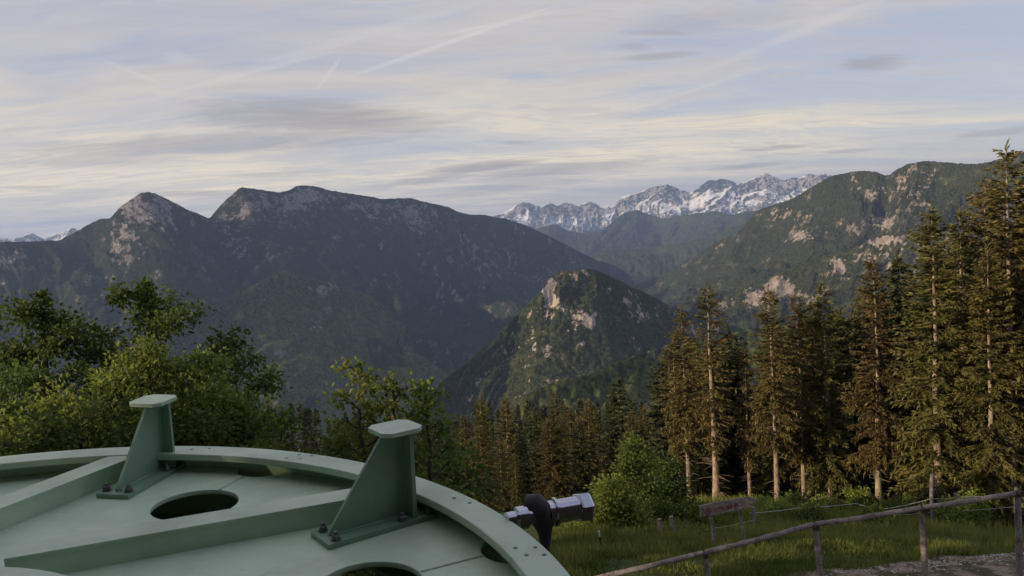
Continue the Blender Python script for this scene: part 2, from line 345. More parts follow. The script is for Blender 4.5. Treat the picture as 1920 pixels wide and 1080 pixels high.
mountain('shaded_mountain', [(-260, 470, 5600), (-120, 462, 5600), (0, 453, 5500), (60, 453, 5500), (112, 450, 5500), (150, 431, 5500), (172, 417, 5500), (188, 411, 5450), (206, 410, 5400), (222, 391, 5400), (240, 378, 5400), (262, 363, 5400), (275, 360, 5400), (290, 362, 5400), (308, 371, 5450), (330, 382, 5550), (350, 392, 5650), (372, 401, 5800), (392, 410, 5900), (399, 402, 5900), (408, 391, 5900), (425, 373, 5900), (440, 360, 5900), (452, 351, 5900), (475, 353, 5950), (500, 358, 6000), (522, 361, 6050), (542, 357, 6100), (552, 350, 6150), (564, 347, 6200), (590, 349, 6250), (620, 357, 6350), (650, 362, 6450), (682, 366, 6500), (715, 373, 6600), (740, 372, 6700), (772, 372, 6800), (795, 378, 6900), (815, 383, 7000), (840, 388, 7100), (860, 397, 7200), (880, 402, 7300), (910, 403, 7400), (950, 411, 7600), (990, 424, 7800), (1030, 443, 8000), (1060, 458, 8100), (1090, 474, 8200), (1120, 488, 8300), (1150, 497, 8400), (1172, 508, 8400), (1185, 524, 8400), (1215, 575, 8400)],
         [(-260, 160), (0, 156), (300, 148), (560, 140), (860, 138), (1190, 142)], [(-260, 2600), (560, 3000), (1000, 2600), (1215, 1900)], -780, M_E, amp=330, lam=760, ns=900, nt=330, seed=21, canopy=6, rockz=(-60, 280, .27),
         blobs=[(265, 400, 55, 40, .5), (470, 385, 60, 40, .45), (560, 375, 40, 25, .7), (430, 440, 30, 40, .5), (235, 455, 60, 30, .3), (700, 410, 60, 40, .3), (780, 410, 60, 40, .4), (1000, 500, 60, 30, .25)])
mountain('forested_spur', [(120, 690, 3700), (200, 640, 3800), (300, 590, 3950), (370, 574, 4050), (420, 558, 4150), (470, 538, 4250), (505, 518, 4300), (528, 508, 4350), (545, 507, 4350), (580, 520, 4400), (640, 535, 4600), (700, 556, 4900), (760, 610, 5000), (800, 680, 5000)],
         [(120, 205), (528, 196), (600, 170), (800, 130)], 1900, -790, M_F, amp=170, lam=520, ns=420, nt=200, seed=31, canopy=6, blobs=[(610, 540, 30, 14, .8), (600, 610, 28, 26, .7)])
mountain('rocky_crag', [(690, 830, 2300), (760, 780, 2350), (800, 737, 2400), (830, 712, 2450), (862, 688, 2500), (895, 662, 2550), (925, 636, 2600), (955, 604, 2650), (975, 585, 2700), (992, 568, 2700), (1008, 552, 2700), (1018, 540, 2700), (1026, 524, 2720), (1040, 512, 2740), (1052, 507, 2750), (1075, 508, 2760), (1100, 504, 2780), (1122, 508, 2800), (1150, 520, 2850), (1180, 536, 2900), (1215, 552, 2950), (1260, 575, 3000), (1310, 590, 3050), (1400, 620, 3100)],
         [(690, 215), (900, 205), (1040, 188), (1200, 172), (1400, 180)], [(690, 900), (1050, 1300), (1400, 1200)], -640, M_G, amp=120, lam=330, ns=520, nt=260, seed=41, canopy=5.5,
         blobs=[(1026, 548, 12, 16, 1.3), (1040, 566, 14, 12, 1.2), (1060, 580, 18, 14, 1.0), (1085, 592, 20, 16, .9), (1105, 600, 14, 18, .8), (1000, 640, 10, 30, .7), (945, 660, 14, 8, .9), (990, 575, 14, 10, .5), (1175, 566, 10, 6, .6)])
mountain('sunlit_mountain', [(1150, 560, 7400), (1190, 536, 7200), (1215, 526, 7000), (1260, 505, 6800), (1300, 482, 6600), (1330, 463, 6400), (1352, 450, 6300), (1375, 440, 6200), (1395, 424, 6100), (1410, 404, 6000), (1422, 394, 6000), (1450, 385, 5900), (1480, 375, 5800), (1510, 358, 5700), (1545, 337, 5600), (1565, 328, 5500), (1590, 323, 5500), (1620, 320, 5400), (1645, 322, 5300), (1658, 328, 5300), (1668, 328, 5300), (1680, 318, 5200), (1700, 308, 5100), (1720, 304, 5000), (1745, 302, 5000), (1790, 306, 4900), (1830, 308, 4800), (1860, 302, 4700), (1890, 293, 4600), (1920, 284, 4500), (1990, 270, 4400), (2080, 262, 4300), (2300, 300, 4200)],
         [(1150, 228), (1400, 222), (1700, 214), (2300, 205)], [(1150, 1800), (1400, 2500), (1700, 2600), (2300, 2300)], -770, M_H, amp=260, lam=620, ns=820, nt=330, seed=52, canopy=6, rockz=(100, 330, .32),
         blobs=[(1580, 500, 11, 16, 1.1), (1465, 535, 30, 24, .95), (1420, 550, 18, 18, .8), (1510, 445, 40, 18, .8), (1590, 425, 26, 14, .8), (1655, 415, 34, 16, .95), (1650, 365, 50, 24, .6), (1600, 350, 40, 24, .5), (1460, 400, 40, 20, .5), (1370, 450, 30, 20, .4), (1545, 440, 20, 14, .7), (1720, 370, 40, 30, .4)])
mountain('sunlit_foothill', [(1180, 640, 3600), (1230, 590, 3700), (1300, 560, 3800), (1360, 545, 3900), (1420, 530, 3900), (1470, 505, 3900), (1530, 480, 3900), (1590, 470, 3850), (1650, 440, 3800), (1730, 430, 3700), (1820, 430, 3600), (1960, 400, 3500), (2150, 400, 3400)],
         [(1180, 225), (1600, 215), (2150, 205)], 1700, -720, M_H, amp=150, lam=420, ns=440, nt=220, seed=61, canopy=6,
         blobs=[(1465, 540, 32, 24, 1.1), (1420, 555, 18, 18, .9), (1575, 500, 12, 16, 1.2), (1520, 560, 20, 12, .5), (1655, 450, 30, 12, .8)])
mountain('near_forested_ridge', [(940, 790, 1250), (985, 742, 1280), (1020, 722, 1300), (1060, 712, 1320), (1110, 700, 1350), (1160, 678, 1400), (1210, 660, 1450), (1260, 646, 1500), (1330, 635, 1550), (1420, 615, 1600), (1560, 600, 1650), (1750, 590, 1700), (2000, 590, 1750)],
         [(940, 190), (2000, 190)], 700, -430, M_F, amp=50, lam=210, ns=420, nt=140, seed=71, canopy=5)
# ground: one polar sheet from under the camera to the horizon
def build_ground():
    rr = np.concatenate([np.linspace(.0, 16, 9), np.linspace(16.6, 60, 90), np.geomspace(61, 27800, 130)]); na = 420
    aa = np.linspace(0, 2 * PI, na, endpoint=False)
    A, Rr = np.meshgrid(aa, rr); X = np.sin(A) * Rr; Y = np.cos(A) * Rr; Z = zg(X, Y)
    V = np.stack([X, Y, Z], -1).reshape(-1, 3); n = len(rr)
    i = np.arange(n - 1)[:, None]; j = np.arange(na)[None, :]; jn = (j + 1) % na
    Fc = np.stack([i * na + j + 0 * i, (i + 1) * na + j, (i + 1) * na + jn, i * na + jn + 0 * i], -1).reshape(-1, 4)[:, ::-1]
    m, t = new_mat("meadow_soil_and_valley"); pos = t.node('ShaderNodeNewGeometry').outputs['Position']
    rad = t.vmath('LENGTH', t.vmath('MULTIPLY', pos, (1, 1, 0)))
    n1 = t.noise(pos, 1.2, 6, .65); n2 = t.noise(pos, 9, 4, .6); n3 = t.noise(pos, 1 / 300., 5)
    g = t.mix(t.ss(n1, .35, .65), (.042, .060, .017), (.095, .105, .034)); g = t.mix(t.ss(n2, .5, .75, 0, .5), g, (.06, .05, .03))
    fl = t.mix(t.ss(n1, .4, .6), (.035, .026, .016), (.030, .036, .012))
    va = t.mix(t.ss(n3, .58, .68), (.016, .024, .010), (.07, .08, .035))
    c = t.mix(t.ss(rad, 42, 52), g, fl); c = t.mix(t.ss(rad, 1500, 3000), c, va)
    finish(t, pbsdf(t, c, .95, 0, t.bump(n2, .05), .1))
    o = obj('ground', np_mesh('ground', V, Fc, m, None, True)); tag(o, kind='structure')
build_ground()
# ------------------------------------------------------------------ trees
class Geo:
    def __init__(s): s.V = []; s.Fq = []; s.n = 0; s.T = []
    def add(s, V, Fq, tint=None):
        V = np.asarray(V, float).reshape(-1, 3); s.V.append(V); s.Fq.append(np.asarray(Fq, int).reshape(-1, 4) + s.n); s.n += len(V)
        s.T.append(np.full(len(V), .5) if tint is None else np.asarray(tint, float))
    def tube(s, pts, rads, seg=6):
        pts = np.asarray(pts, float); k = len(pts); tg = np.gradient(pts, axis=0); tg /= np.linalg.norm(tg, axis=1)[:, None] + 1e-9
        up = np.where(np.abs(tg[:, 2:3]) > .9, np.array([[1., 0, 0]]), np.array([[0, 0, 1.]]))
        a = np.cross(tg, up); a /= np.linalg.norm(a, axis=1)[:, None]; b = np.cross(tg, a)
        ph = np.arange(seg) * 2 * PI / seg
        V = pts[:, None] + (a[:, None] * np.cos(ph)[None, :, None] + b[:, None] * np.sin(ph)[None, :, None]) * np.asarray(rads)[:, None, None]
        i = np.arange(k - 1)[:, None] * seg; j = np.arange(seg)[None]; jn = (j + 1) % seg
        s.add(V, np.stack([i + j, i + jn, i + seg + jn, i + seg + j], -1))
    def mesh(s, name, mat, smooth=False, tint=True):
        return np_mesh(name, np.concatenate(s.V), np.concatenate(s.Fq), mat, np.concatenate(s.T) if tint else None, smooth)
def kites(base, d, length, width, rng, fold=.0):
    """arrays of kite-shaped leaves"""
    n = len(base); d = d / (np.linalg.norm(d, axis=1)[:, None] + 1e-9)
    pr = np.cross(d, rng.normal(size=(n, 3))); pr /= np.linalg.norm(pr, axis=1)[:, None] + 1e-9
    L = np.asarray(length)[:, None]; Wd = np.asarray(width)[:, None]
    m = base + d * L * .45
    if fold: m = m + np.cross(d, pr) * Wd * fold
    V = np.stack([base, m + pr * Wd * .5, base + d * L, m - pr * Wd * .5], 1)
    return V.reshape(-1, 3), np.arange(n * 4).reshape(n, 4)
def spruce_meshes(kind, H, cb, R, seed, mat, bark, dz=.30, nb=6, step=.14, tw=.34, wd=.085, snags=30, top=.75, gaps=.12, low=1.0):
    rng = np.random.default_rng(seed)
    tr = Geo(); kk = 14; hs = np.linspace(0, 1, kk); wob = np.cumsum(rng.normal(0, .025, (kk, 2)), 0) * H / 18
    rad = (.0115 * H) * (1 - hs) ** 1.05 + .01; rad[0] *= 1.35
    sp = np.c_[wob, hs * H]; tr.tube(sp, rad, 9)
    def stem(z): return np.array([np.interp(z, sp[:, 2], sp[:, 0]), np.interp(z, sp[:, 2], sp[:, 1])])
    for i in range(snags):
        z = rng.uniform(.06, cb + .12) * H; a = rng.uniform(0, 2 * PI); L = rng.uniform(.25, 1.1)
        d = np.array([math.cos(a), math.sin(a), rng.uniform(-.25, .12)]); b = np.r_[stem(z), z]
        tr.tube([b, b + d * L * .6, b + d * L + [0, 0, -.08 * L]], [.022, .014, .006], 4)
    B = []; Dr = []; Ln = []; Wd = []; Tn = []; ht = (1 - cb) * H
    z = cb * H
    while z < H * .992:
        rel = (H - z) / ht
        for b in range(max(3, int(nb * (.6 + .4 * rel)) + rng.integers(-1, 2))):
            if rng.random() < gaps: continue
            zb = z + rng.uniform(-.5, .5) * dz; rel = min(1, max(.004, (H - zb) / ht)); a = rng.uniform(0, 2 * PI)
            L = (R * min(rel ** top, 1.0) * (1 - (1 - low) * sstep(.6, 1, rel)) + .10) * rng.uniform(.62, 1.18)
            if rng.random() < .06: L *= 1.25
            dh = np.array([math.cos(a), math.sin(a)]); c1 = .75 - 1.05 * rel ** .6; c2 = -.05 - .30 * rel; c3 = .16
            n = max(3, int(L / step)); u = (np.arange(n) + rng.uniform(0, 1, n)) / n; u = u[u > .06 + .10 * rel]
            n = len(u)
            if n == 0: continue
            pz = zb + L * (c1 * u + c2 * u * u + c3 * u ** 3); st = stem(zb)
            Pb = np.c_[st[0] + dh[0] * L * u, st[1] + dh[1] * L * u, pz]
            bt = rng.uniform(.0, .6)
            for q in range(3):
                if q < 2:
                    sgn = 1 if q == 0 else -1; ang = rng.uniform(.45, 1.15, n) * sgn
                    d = np.c_[dh[0] * np.cos(ang) - dh[1] * np.sin(ang), dh[0] * np.sin(ang) + dh[1] * np.cos(ang), rng.uniform(-.75, -.05, n) * (0.35 + .65 * rel)]
                    ln = np.clip(tw * (1.15 - .65 * u) * rng.uniform(.6, 1.3, n) * (.55 + .45 * min(1, L)), .1, tw * 1.7)
                else:
                    d = np.c_[rng.normal(0, .25, n) + dh[0] * .25, rng.normal(0, .25, n) + dh[1] * .25, -np.ones(n) * (.3 + .7 * rel) + (1 - rel) * .5]
                    ln = tw * rng.uniform(.6, 1.6, n) * (.4 + .6 * rel)
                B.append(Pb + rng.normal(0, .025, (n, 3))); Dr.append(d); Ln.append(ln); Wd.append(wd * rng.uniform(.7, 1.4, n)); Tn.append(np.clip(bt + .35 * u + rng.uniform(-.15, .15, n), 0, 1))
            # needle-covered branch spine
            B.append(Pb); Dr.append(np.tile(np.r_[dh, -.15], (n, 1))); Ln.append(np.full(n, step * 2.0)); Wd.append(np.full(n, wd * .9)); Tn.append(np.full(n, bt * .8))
        z += dz * (1 if rel > .25 else .72)
    for k in range(10): # leader shoot
        B.append(np.array([[*stem(H), H * .97 + k * .03 * H / 18 * 3]])); Dr.append(np.r_[rng.normal(0, .35, 2), .9][None]); Ln.append(np.array([.28 * H / 18 + .1])); Wd.append(np.array([wd * .7])); Tn.append(np.array([.6]))
    V, Fq = kites(np.concatenate(B), np.concatenate(Dr), np.concatenate(Ln), np.concatenate(Wd), rng)
    cr = Geo(); cr.add(V, Fq, np.repeat(np.concatenate(Tn), 4))
    return (tr.mesh(kind + '_trunk', bark, True, False), cr.mesh(kind + '_crown', mat), H)
S = {}
S['bare'] = spruce_meshes('bare_spruce', 18, .34, 2.2, 1, NEEDLE_B, BARK, snags=46, top=.60, gaps=.08, low=.6, nb=9, tw=.37, wd=.088, step=.105)
S['thin'] = spruce_meshes('thin_spruce', 18, .30, 1.35, 2, NEEDLE_B, BARK, snags=60, top=.5, gaps=.25, low=.45, nb=8, tw=.37, wd=.088, step=.105)
S['mid'] = spruce_meshes('mid_spruce', 18, .22, 2.3, 3, NEEDLE_O, BARK, snags=36, top=.62, gaps=.06, low=.65, nb=9, tw=.37, wd=.088, step=.105)
S['mid_brown'] = spruce_meshes('brown_spruce', 18, .25, 2.35, 4, NEEDLE_B, BARK, snags=36, top=.64, gaps=.06, low=.65, nb=9, tw=.37, wd=.088, step=.105)
S['full'] = spruce_meshes('full_spruce', 18, .06, 2.1, 5, NEEDLE_O, BARK, snags=8, top=.52, gaps=.04, low=.85, nb=9, tw=.38, wd=.09, step=.10)
S['full_brown'] = spruce_meshes('full_brown_spruce', 18, .06, 2.6, 6, NEEDLE_B, BARK, snags=8, top=.58, gaps=.04, low=.85, nb=9, tw=.38, wd=.09, step=.10)
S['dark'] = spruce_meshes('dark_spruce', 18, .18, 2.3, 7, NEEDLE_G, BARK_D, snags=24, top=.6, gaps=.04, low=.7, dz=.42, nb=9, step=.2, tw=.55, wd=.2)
S['far'] = spruce_meshes('far_spruce', 18, .08, 2.5, 8, NEEDLE_F, BARK_D, snags=0, top=.72, gaps=.0, dz=.55, step=.32, tw=.8, wd=.42, nb=8)
S['far2'] = spruce_meshes('far_spruce_slim', 18, .08, 2.0, 9, NEEDLE_F, BARK_D, snags=0, top=.7, gaps=.0, dz=.55, step=.32, tw=.75, wd=.40, nb=8)
S['mid2'] = spruce_meshes('mid_spruce', 18, .18, 2.5, 23, NEEDLE_O, BARK, snags=30, top=.75, gaps=.10, low=.8, nb=8, tw=.40, wd=.09, step=.105)
S['brown2'] = spruce_meshes('brown_spruce', 18, .30, 2.1, 24, NEEDLE_B, BARK, snags=50, top=.5, gaps=.14, low=.5, nb=9, tw=.36, wd=.088, step=.105)
rs = random.Random(5)
def put_spruce(kind, px, py, r, label, group=None, name='spruce_tree', wide=1.0, lean=(0, 0), H=None, cat='tree'):
    p = at(px, py, r); g = float(zg(p[0], p[1])) - .08
    if H is None: H = p[2] - g
    tm, cm, H0 = S[kind]; k = H / H0
    o = empty(name, (p[0] - lean[0] * H, p[1] - lean[1] * H, g), label, cat, group, rs.uniform(0, 6.28))
    o.rotation_mode = 'XYZ'
    o.scale = (k * wide, k * wide, k)
    o.rotation_euler = (Matrix.Rotation(lean[0], 3, 'Y') @ Matrix.Rotation(-lean[1], 3, 'X') @ Matrix.Rotation(o.rotation_euler.z, 3, 'Z')).to_euler()
    obj('trunk', tm, o); obj('crown', cm, o); return o
FRONT = [
 ('bare', 1276, 586, 50, 'brown-tipped spruce with tall bare pale trunk, first in the row behind the arrow signpost', 1.0),
 ('thin', 1262, 640, 51, 'slimmer spruce sharing its foot with the pale bare trunk beside the bright green bush', .9),
 ('thin', 1326, 536, 49, 'thin spruce with ragged crown and long bare trunk rising straight behind the arrow board', 1.25),
 ('thin', 1393, 650, 50, 'short scraggy spruce with hanging clumps along its trunk, right of the arrow board', .9),
 ('bare', 1441, 545, 49, 'spruce with curved dead branch and sunlit trunk below a dense pointed brown crown', .95),
 ('brown2', 1493, 556, 51, 'brownish spruce with feathery crown and grey trunk ending in the tall weeds', .85),
 ('mid2', 1541, 530, 52, 'broad dark olive spruce in the middle of the forest edge, trunk deep in shade', 1.0),
 ('mid_brown', 1519, 568, 54, 'narrow spruce tucked behind the broad dark olive one, tip lower than its neighbour', .8),
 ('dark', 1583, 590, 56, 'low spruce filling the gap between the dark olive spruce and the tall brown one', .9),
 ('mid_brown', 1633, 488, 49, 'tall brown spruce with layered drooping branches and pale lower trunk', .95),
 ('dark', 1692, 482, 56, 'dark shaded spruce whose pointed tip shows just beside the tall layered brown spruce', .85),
 ('full', 1745, 392, 44, 'big spruce clothed in olive needles down to the grass behind the wooden post', 1.05),
 ('mid2', 1800, 398, 47, 'spruce with sunlit bare lower trunk standing between the two big leafy ones', .95),
 ('brown2', 1846, 340, 46, 'tall spruce close behind the tallest one, sharing its crown', .9),
 ('full', 1852, 470, 43, 'bushy spruce with green foliage hanging to the grass below the tallest tree', .95),
 ('bare', 1885, 282, 45, 'tallest spruce with ragged top and pale trunk showing through the branches', 1.05),
 ('mid_brown', 1935, 330, 46, 'tall spruce cut by the edge of the view beyond the tallest one', 1.0),
]
for k, px, py, r, lb, wd in FRONT: put_spruce(k, px, py, r, lb, None, 'spruce_tree', wd * 1.22, (-.012, 0))
put_spruce('full', 2010, 330, 46, 'spruce outside the frame beside the edge trees', 'spruces beyond the right edge')
# shaded forest interior behind the front row
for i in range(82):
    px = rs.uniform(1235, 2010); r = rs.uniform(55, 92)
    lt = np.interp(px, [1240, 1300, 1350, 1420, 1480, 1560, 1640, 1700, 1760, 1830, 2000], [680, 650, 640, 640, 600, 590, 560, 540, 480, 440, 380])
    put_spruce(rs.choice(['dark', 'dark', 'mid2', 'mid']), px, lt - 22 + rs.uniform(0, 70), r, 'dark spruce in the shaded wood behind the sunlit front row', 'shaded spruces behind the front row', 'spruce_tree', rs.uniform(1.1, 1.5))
MID = [
 ('dark', 1160, 711, 72, 'dark green conical spruce standing above its brown neighbours, over the chrome coupling', 1.25),
 ('full_brown', 1104, 752, 60, 'wide brown spruce with yellowish fringe on its sunlit side', 1.25),
 ('full_brown', 1068, 768, 70, 'brown spruce just beyond the wide yellow-fringed one', 1.0),
 ('mid', 1040, 736, 105, 'spruce with dark blunt top near the low forested ridge', 1.1),
 ('full', 900, 745, 62, 'yellow-olive spruce with loose sunlit branches, nearest above the wheel rim', 1.15),
 ('mid_brown', 945, 748, 78, 'loose brownish conifer with pale dead twigs beside the yellow-olive one', 1.3),
 ('full', 870, 778, 80, 'olive spruce standing low beside the fresh green saplings', 1.1),
 ('mid_brown', 1208, 764, 78, 'brown spruce between the dark conical spruce and the tall bare trunks', 1.0),
 ('bare', 1246, 735, 62, 'brown spruce with dead white branches left of the tall bare trunks', 1.1),
 ('full', 1008, 800, 58, 'olive spruce low in the hollow over the wheel rim', 1.2),
 ('full_brown', 1050, 850, 48, 'small brown spruce directly above the dark hose collar', 1.1),
 ('full', 965, 850, 44, 'small olive spruce with bright tips just above the rim bolts', 1.1),
]
for k, px, py, r, lb, wd in MID: put_spruce(k, px, py, r, lb, None, 'spruce_tree', wd)
n = 0
LT = lambda px: np.interp(px, [300, 480, 520, 560, 600, 640, 800, 850, 900, 1000, 1060, 1100, 1180, 1240, 1320], [760, 752, 757, 755, 760, 768, 785, 765, 752, 748, 742, 745, 745, 755, 690])
for i in range(64):      # forest on the slope far below
    px = 400 + 880 * (i + rs.random()) / 64; r = rs.uniform(235, 330)
    put_spruce(rs.choice(['far', 'far', 'far2']), px, LT(px) + rs.uniform(0, 22), r, 'small spruce in the far forest on the slope below', 'spruces of the lower forest', 'spruce_tree', rs.uniform(.8, 1.2))
for i in range(60):
    px = 430 + 870 * rs.random(); r = rs.uniform(95, 220)
    put_spruce(rs.choice(['far', 'far2', 'dark']), px, LT(px) + rs.uniform(18, 75), r, 'spruce halfway down the wooded slope', 'spruces halfway down the slope', 'spruce_tree', rs.uniform(.85, 1.2))
for i in range(32):
    px = 800 + 480 * rs.random(); r = rs.uniform(45, 85)
    put_spruce(rs.choice(['full', 'full', 'full_brown', 'dark']), px, rs.uniform(775, 890), r, 'young spruce in the thicket below the rim', 'young spruces in the thicket', 'spruce_tree', rs.uniform(1.25, 1.8))
# broadleaf trees
def broadleaf(px, py, r, label, mat, spread, seed, nprim=22, nsec=5, per=34, leaf=.10, name='maple_tree', group=None, H=None, base_frac=.25, power=.8, sig=.17, bark=BARK_D, upright=.42, cat='tree', topn=26, tight=1.0, lmax=99):
    rng = np.random.default_rng(seed); p = at(px, py, r); g = float(zg(p[0], p[1])) - .05
    Ht = H or (p[2] - g); z0 = p[2] - Ht
    tr = Geo(); kk = 12; hs = np.linspace(0, 1, kk); wob = np.cumsum(rng.normal(0, .05, (kk, 2)), 0) * Ht / 9; wob -= wob[-1]
    sp = np.c_[wob, hs * Ht]; tr.tube(sp, .016 * Ht * (1 - hs) ** .9 + .008, 8)
    C = []; Sg = []; Np = []
    for i in range(nprim):
        h = base_frac + (1 - base_frac) * ((i + rng.uniform(.2, .8)) / nprim) * .97; b = np.array([np.interp(h, hs, sp[:, j]) for j in range(3)])
        a = i * 2.4 + rng.uniform(-.5, .5); rel = (1 - h) / (1 - base_frac)
        L = min(spread * rel ** power, lmax) * rng.uniform(.55, 1.25) + .10
        up = upright * rng.uniform(.7, 1.3); d = np.array([math.cos(a), math.sin(a), up]); d /= np.linalg.norm(d)
        u = np.linspace(0, 1, 6)[:, None]; bend = np.array([0, 0, .10 * L]); pts = b + d * L * u + bend * u * u + rng.normal(0, .03 * L, (6, 3)) * u
        tr.tube(pts, np.linspace(.007 * Ht * (.3 + rel * .5) + .006, .005, 6), 5)
        ends = [pts[-1], pts[-2], pts[-3]] if L > .5 else [pts[-1]]
        for s_ in range(nsec if L > .45 else 2):
            uu = rng.uniform(.3, .95); q = b + d * L * uu + bend * uu * uu
            a2 = a + rng.choice([-1, 1]) * rng.uniform(.5, 1.2); l2 = L * rng.uniform(.22, .5) * (1.15 - .6 * uu) + .1
            d2 = np.array([math.cos(a2), math.sin(a2), rng.uniform(-.2, .5)]); d2 /= np.linalg.norm(d2); e = q + d2 * l2
            tr.tube([q, (q + e) / 2 + [0, 0, .03], e], [.012, .009, .004], 4); ends += [e, (q + e) / 2]
        for e in ends: C.append(e); Sg.append(sig * rng.uniform(.7, 1.25)); Np.append(int(per * rng.uniform(.6, 1.4)))
    for k in range(6): C.append(np.array([np.interp(1 - k * .16 / Ht, hs, sp[:, j]) for j in range(3)]) - [0, 0, .02]); Sg.append(sig * (.38 + .13 * k)); Np.append(topn)
    B = []; Dd = []; Tn = []
    for c, s_, n_ in zip(C, Sg, Np):
        off = rng.normal(0, 1, (n_, 3)) * [s_ * tight, s_ * tight, s_ * .8]; B.append(c + off)
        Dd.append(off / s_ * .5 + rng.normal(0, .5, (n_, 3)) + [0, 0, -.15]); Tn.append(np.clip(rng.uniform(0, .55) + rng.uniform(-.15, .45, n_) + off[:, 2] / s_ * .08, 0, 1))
    B = np.concatenate(B); n_ = len(B)
    V, Fq = kites(B, np.concatenate(Dd), leaf * rng.uniform(.7, 1.35, n_), leaf * .72 * rng.uniform(.7, 1.25, n_), rng, .22)
    cr = Geo(); cr.add(V, Fq, np.repeat(np.concatenate(Tn), 4))
    o = empty(name, (p[0], p[1], z0), label, cat, group)
    obj('trunk', tr.mesh(name + '_trunk', bark, True, False), o); obj('crown', cr.mesh(name + '_crown', mat), o); return o
broadleaf(76, 553, 14.5, 'dark green tree with a narrow clumpy top against the blue slope, outermost leafy tree', LEAF_D, 3.6, 101, 21, 3, 58, .078, H=8.0, power=1.0, sig=.125, upright=.45, lmax=.95, topn=80)
broadleaf(272, 533, 14.5, 'dark green tree with pointed spire top and spreading branch ends above the green bracket', LEAF_D, 6.0, 102, 21, 3, 62, .078, H=8.2, power=1.05, sig=.125, upright=.3, lmax=1.35, topn=90)
broadleaf(440, 655, 15, 'dark leafy crown with drooping end branches, nearest to the open valley', LEAF_D, 3.2, 103, 19, 3, 50, .078, H=7, power=.95, sig=.12, lmax=.8)
broadleaf(272, 642, 11.5, 'light green bush with bright pointed tip right behind the bracket with the angled plate', LEAF_L, 2.8, 104, 32, 4, 40, .068, H=6.2, power=1.0, sig=.10, name='leafy_bush', cat='bush', lmax=.9, topn=40)
broadleaf(372, 662, 11.6, 'light green bush with small bright tip beside the dark drooping crown', LEAF_L, 2.7, 105, 30, 4, 40, .068, H=6, power=1.0, sig=.10, name='leafy_bush', cat='bush', lmax=.8, topn=40)
broadleaf(186, 708, 11.2, 'yellow-green bush with rounded top between the two spire-topped trees', LEAF_L, 2.6, 106, 28, 4, 42, .068, H=6, power=.9, sig=.12, name='leafy_bush', cat='bush', lmax=.9)
broadleaf(95, 752, 11, 'wide yellow-green bush low at the outer edge, above the rim', LEAF_L, 2.4, 107, 28, 4, 40, .068, H=5.6, power=.8, sig=.12, name='leafy_bush', cat='bush', lmax=1.3)
broadleaf(2, 712, 13, 'dark bush in the corner beside the wide yellow-green one', LEAF_D, 2.2, 108, 20, 4, 44, .078, H=6.0, power=.8, name='leafy_bush', cat='bush', lmax=1.4)
broadleaf(405, 745, 12, 'mid green bush sloping down towards the far forest behind the rim', LEAF_M, 2.4, 109, 30, 5, 34, .07, H=5.2, power=.9, sig=.12, name='leafy_bush', cat='bush', lmax=1.1)
broadleaf(325, 742, 10.5, 'dense green bush filling the space right of the bracket with the angled plate', LEAF_M, 2.6, 110, 30, 5, 36, .07, H=5.2, power=.8, sig=.12, name='leafy_bush', cat='bush', lmax=1.1)
broadleaf(150, 770, 10.2, 'dense green bush low behind the far rim, left of the bracket', LEAF_M, 2.6, 111, 30, 5, 36, .07, H=5.2, power=.8, sig=.12, name='leafy_bush', cat='bush', lmax=1.2)
for k, (px, r) in enumerate([(-190, 18.5), (-300, 20), (-420, 21), (-250, 23), (-520, 22)]):  # unseen trees added left of the frame as shade for the rail fence
    broadleaf(px, 520, r, 'unseen dark leafy tree added outside the frame to shade the rail fence', LEAF_D, 5, 140 + k, 30, 4, 30, .10, H=9.5, power=.9, sig=.2, lmax=2.0, group='added shade trees outside the frame')
broadleaf(676, 683, 10.5, 'fresh green sapling with tall leafy shoot, highest of the shoots between the brackets', LEAF_L, .9, 112, 26, 1, 14, .07, H=4.6, power=.9, sig=.07, lmax=.34, upright=.8, name='sapling', topn=14)
broadleaf(738, 708, 10.3, 'fresh green sapling shoot rising right above the octagonal cap plate', LEAF_L, .9, 113, 26, 1, 14, .07, H=4.4, power=.9, sig=.07, lmax=.30, upright=.8, name='sapling', topn=14)
broadleaf(797, 716, 10.6, 'fresh green sapling with curled shoot beside the octagonal cap plate', LEAF_L, 1.0, 114, 26, 1, 14, .07, H=4.4, power=.9, sig=.07, lmax=.36, upright=.7, name='sapling', topn=14)
broadleaf(640, 812, 11, 'low green sapling at the foot of the tall shoots, above the rim', LEAF_M, .5, 115, 16, 2, 16, .08, H=3.6, power=.7, sig=.09, name='sapling', topn=10)
broadleaf(850, 850, 11.5, 'leafy green bush low behind the bracket with the octagonal cap', LEAF_D, .8, 116, 22, 3, 24, .08, H=4.0, power=.8, name='leafy_bush', cat='bush')
broadleaf(1188, 818, 30, 'bright green broadleaf tree standing beside the tall bare spruce trunks', LEAF_M, 3.0, 117, 24, 4, 54, .12, H=9.2, power=1.05, sig=.20, lmax=1.5, upright=.15, name='beech_tree')
broadleaf(1250, 868, 33, 'lower dark green broadleaf tree leaning on the bright green one', LEAF_D, 2.4, 118, 26, 4, 56, .13, H=8, power=.7, sig=.26, name='beech_tree')
broadleaf(1145, 905, 27, 'yellow-green bush at the wire fence corner beside the black stake', LEAF_L, 1.6, 119, 26, 5, 44, .13, H=6, power=.65, sig=.2, name='leafy_bush', cat='bush')
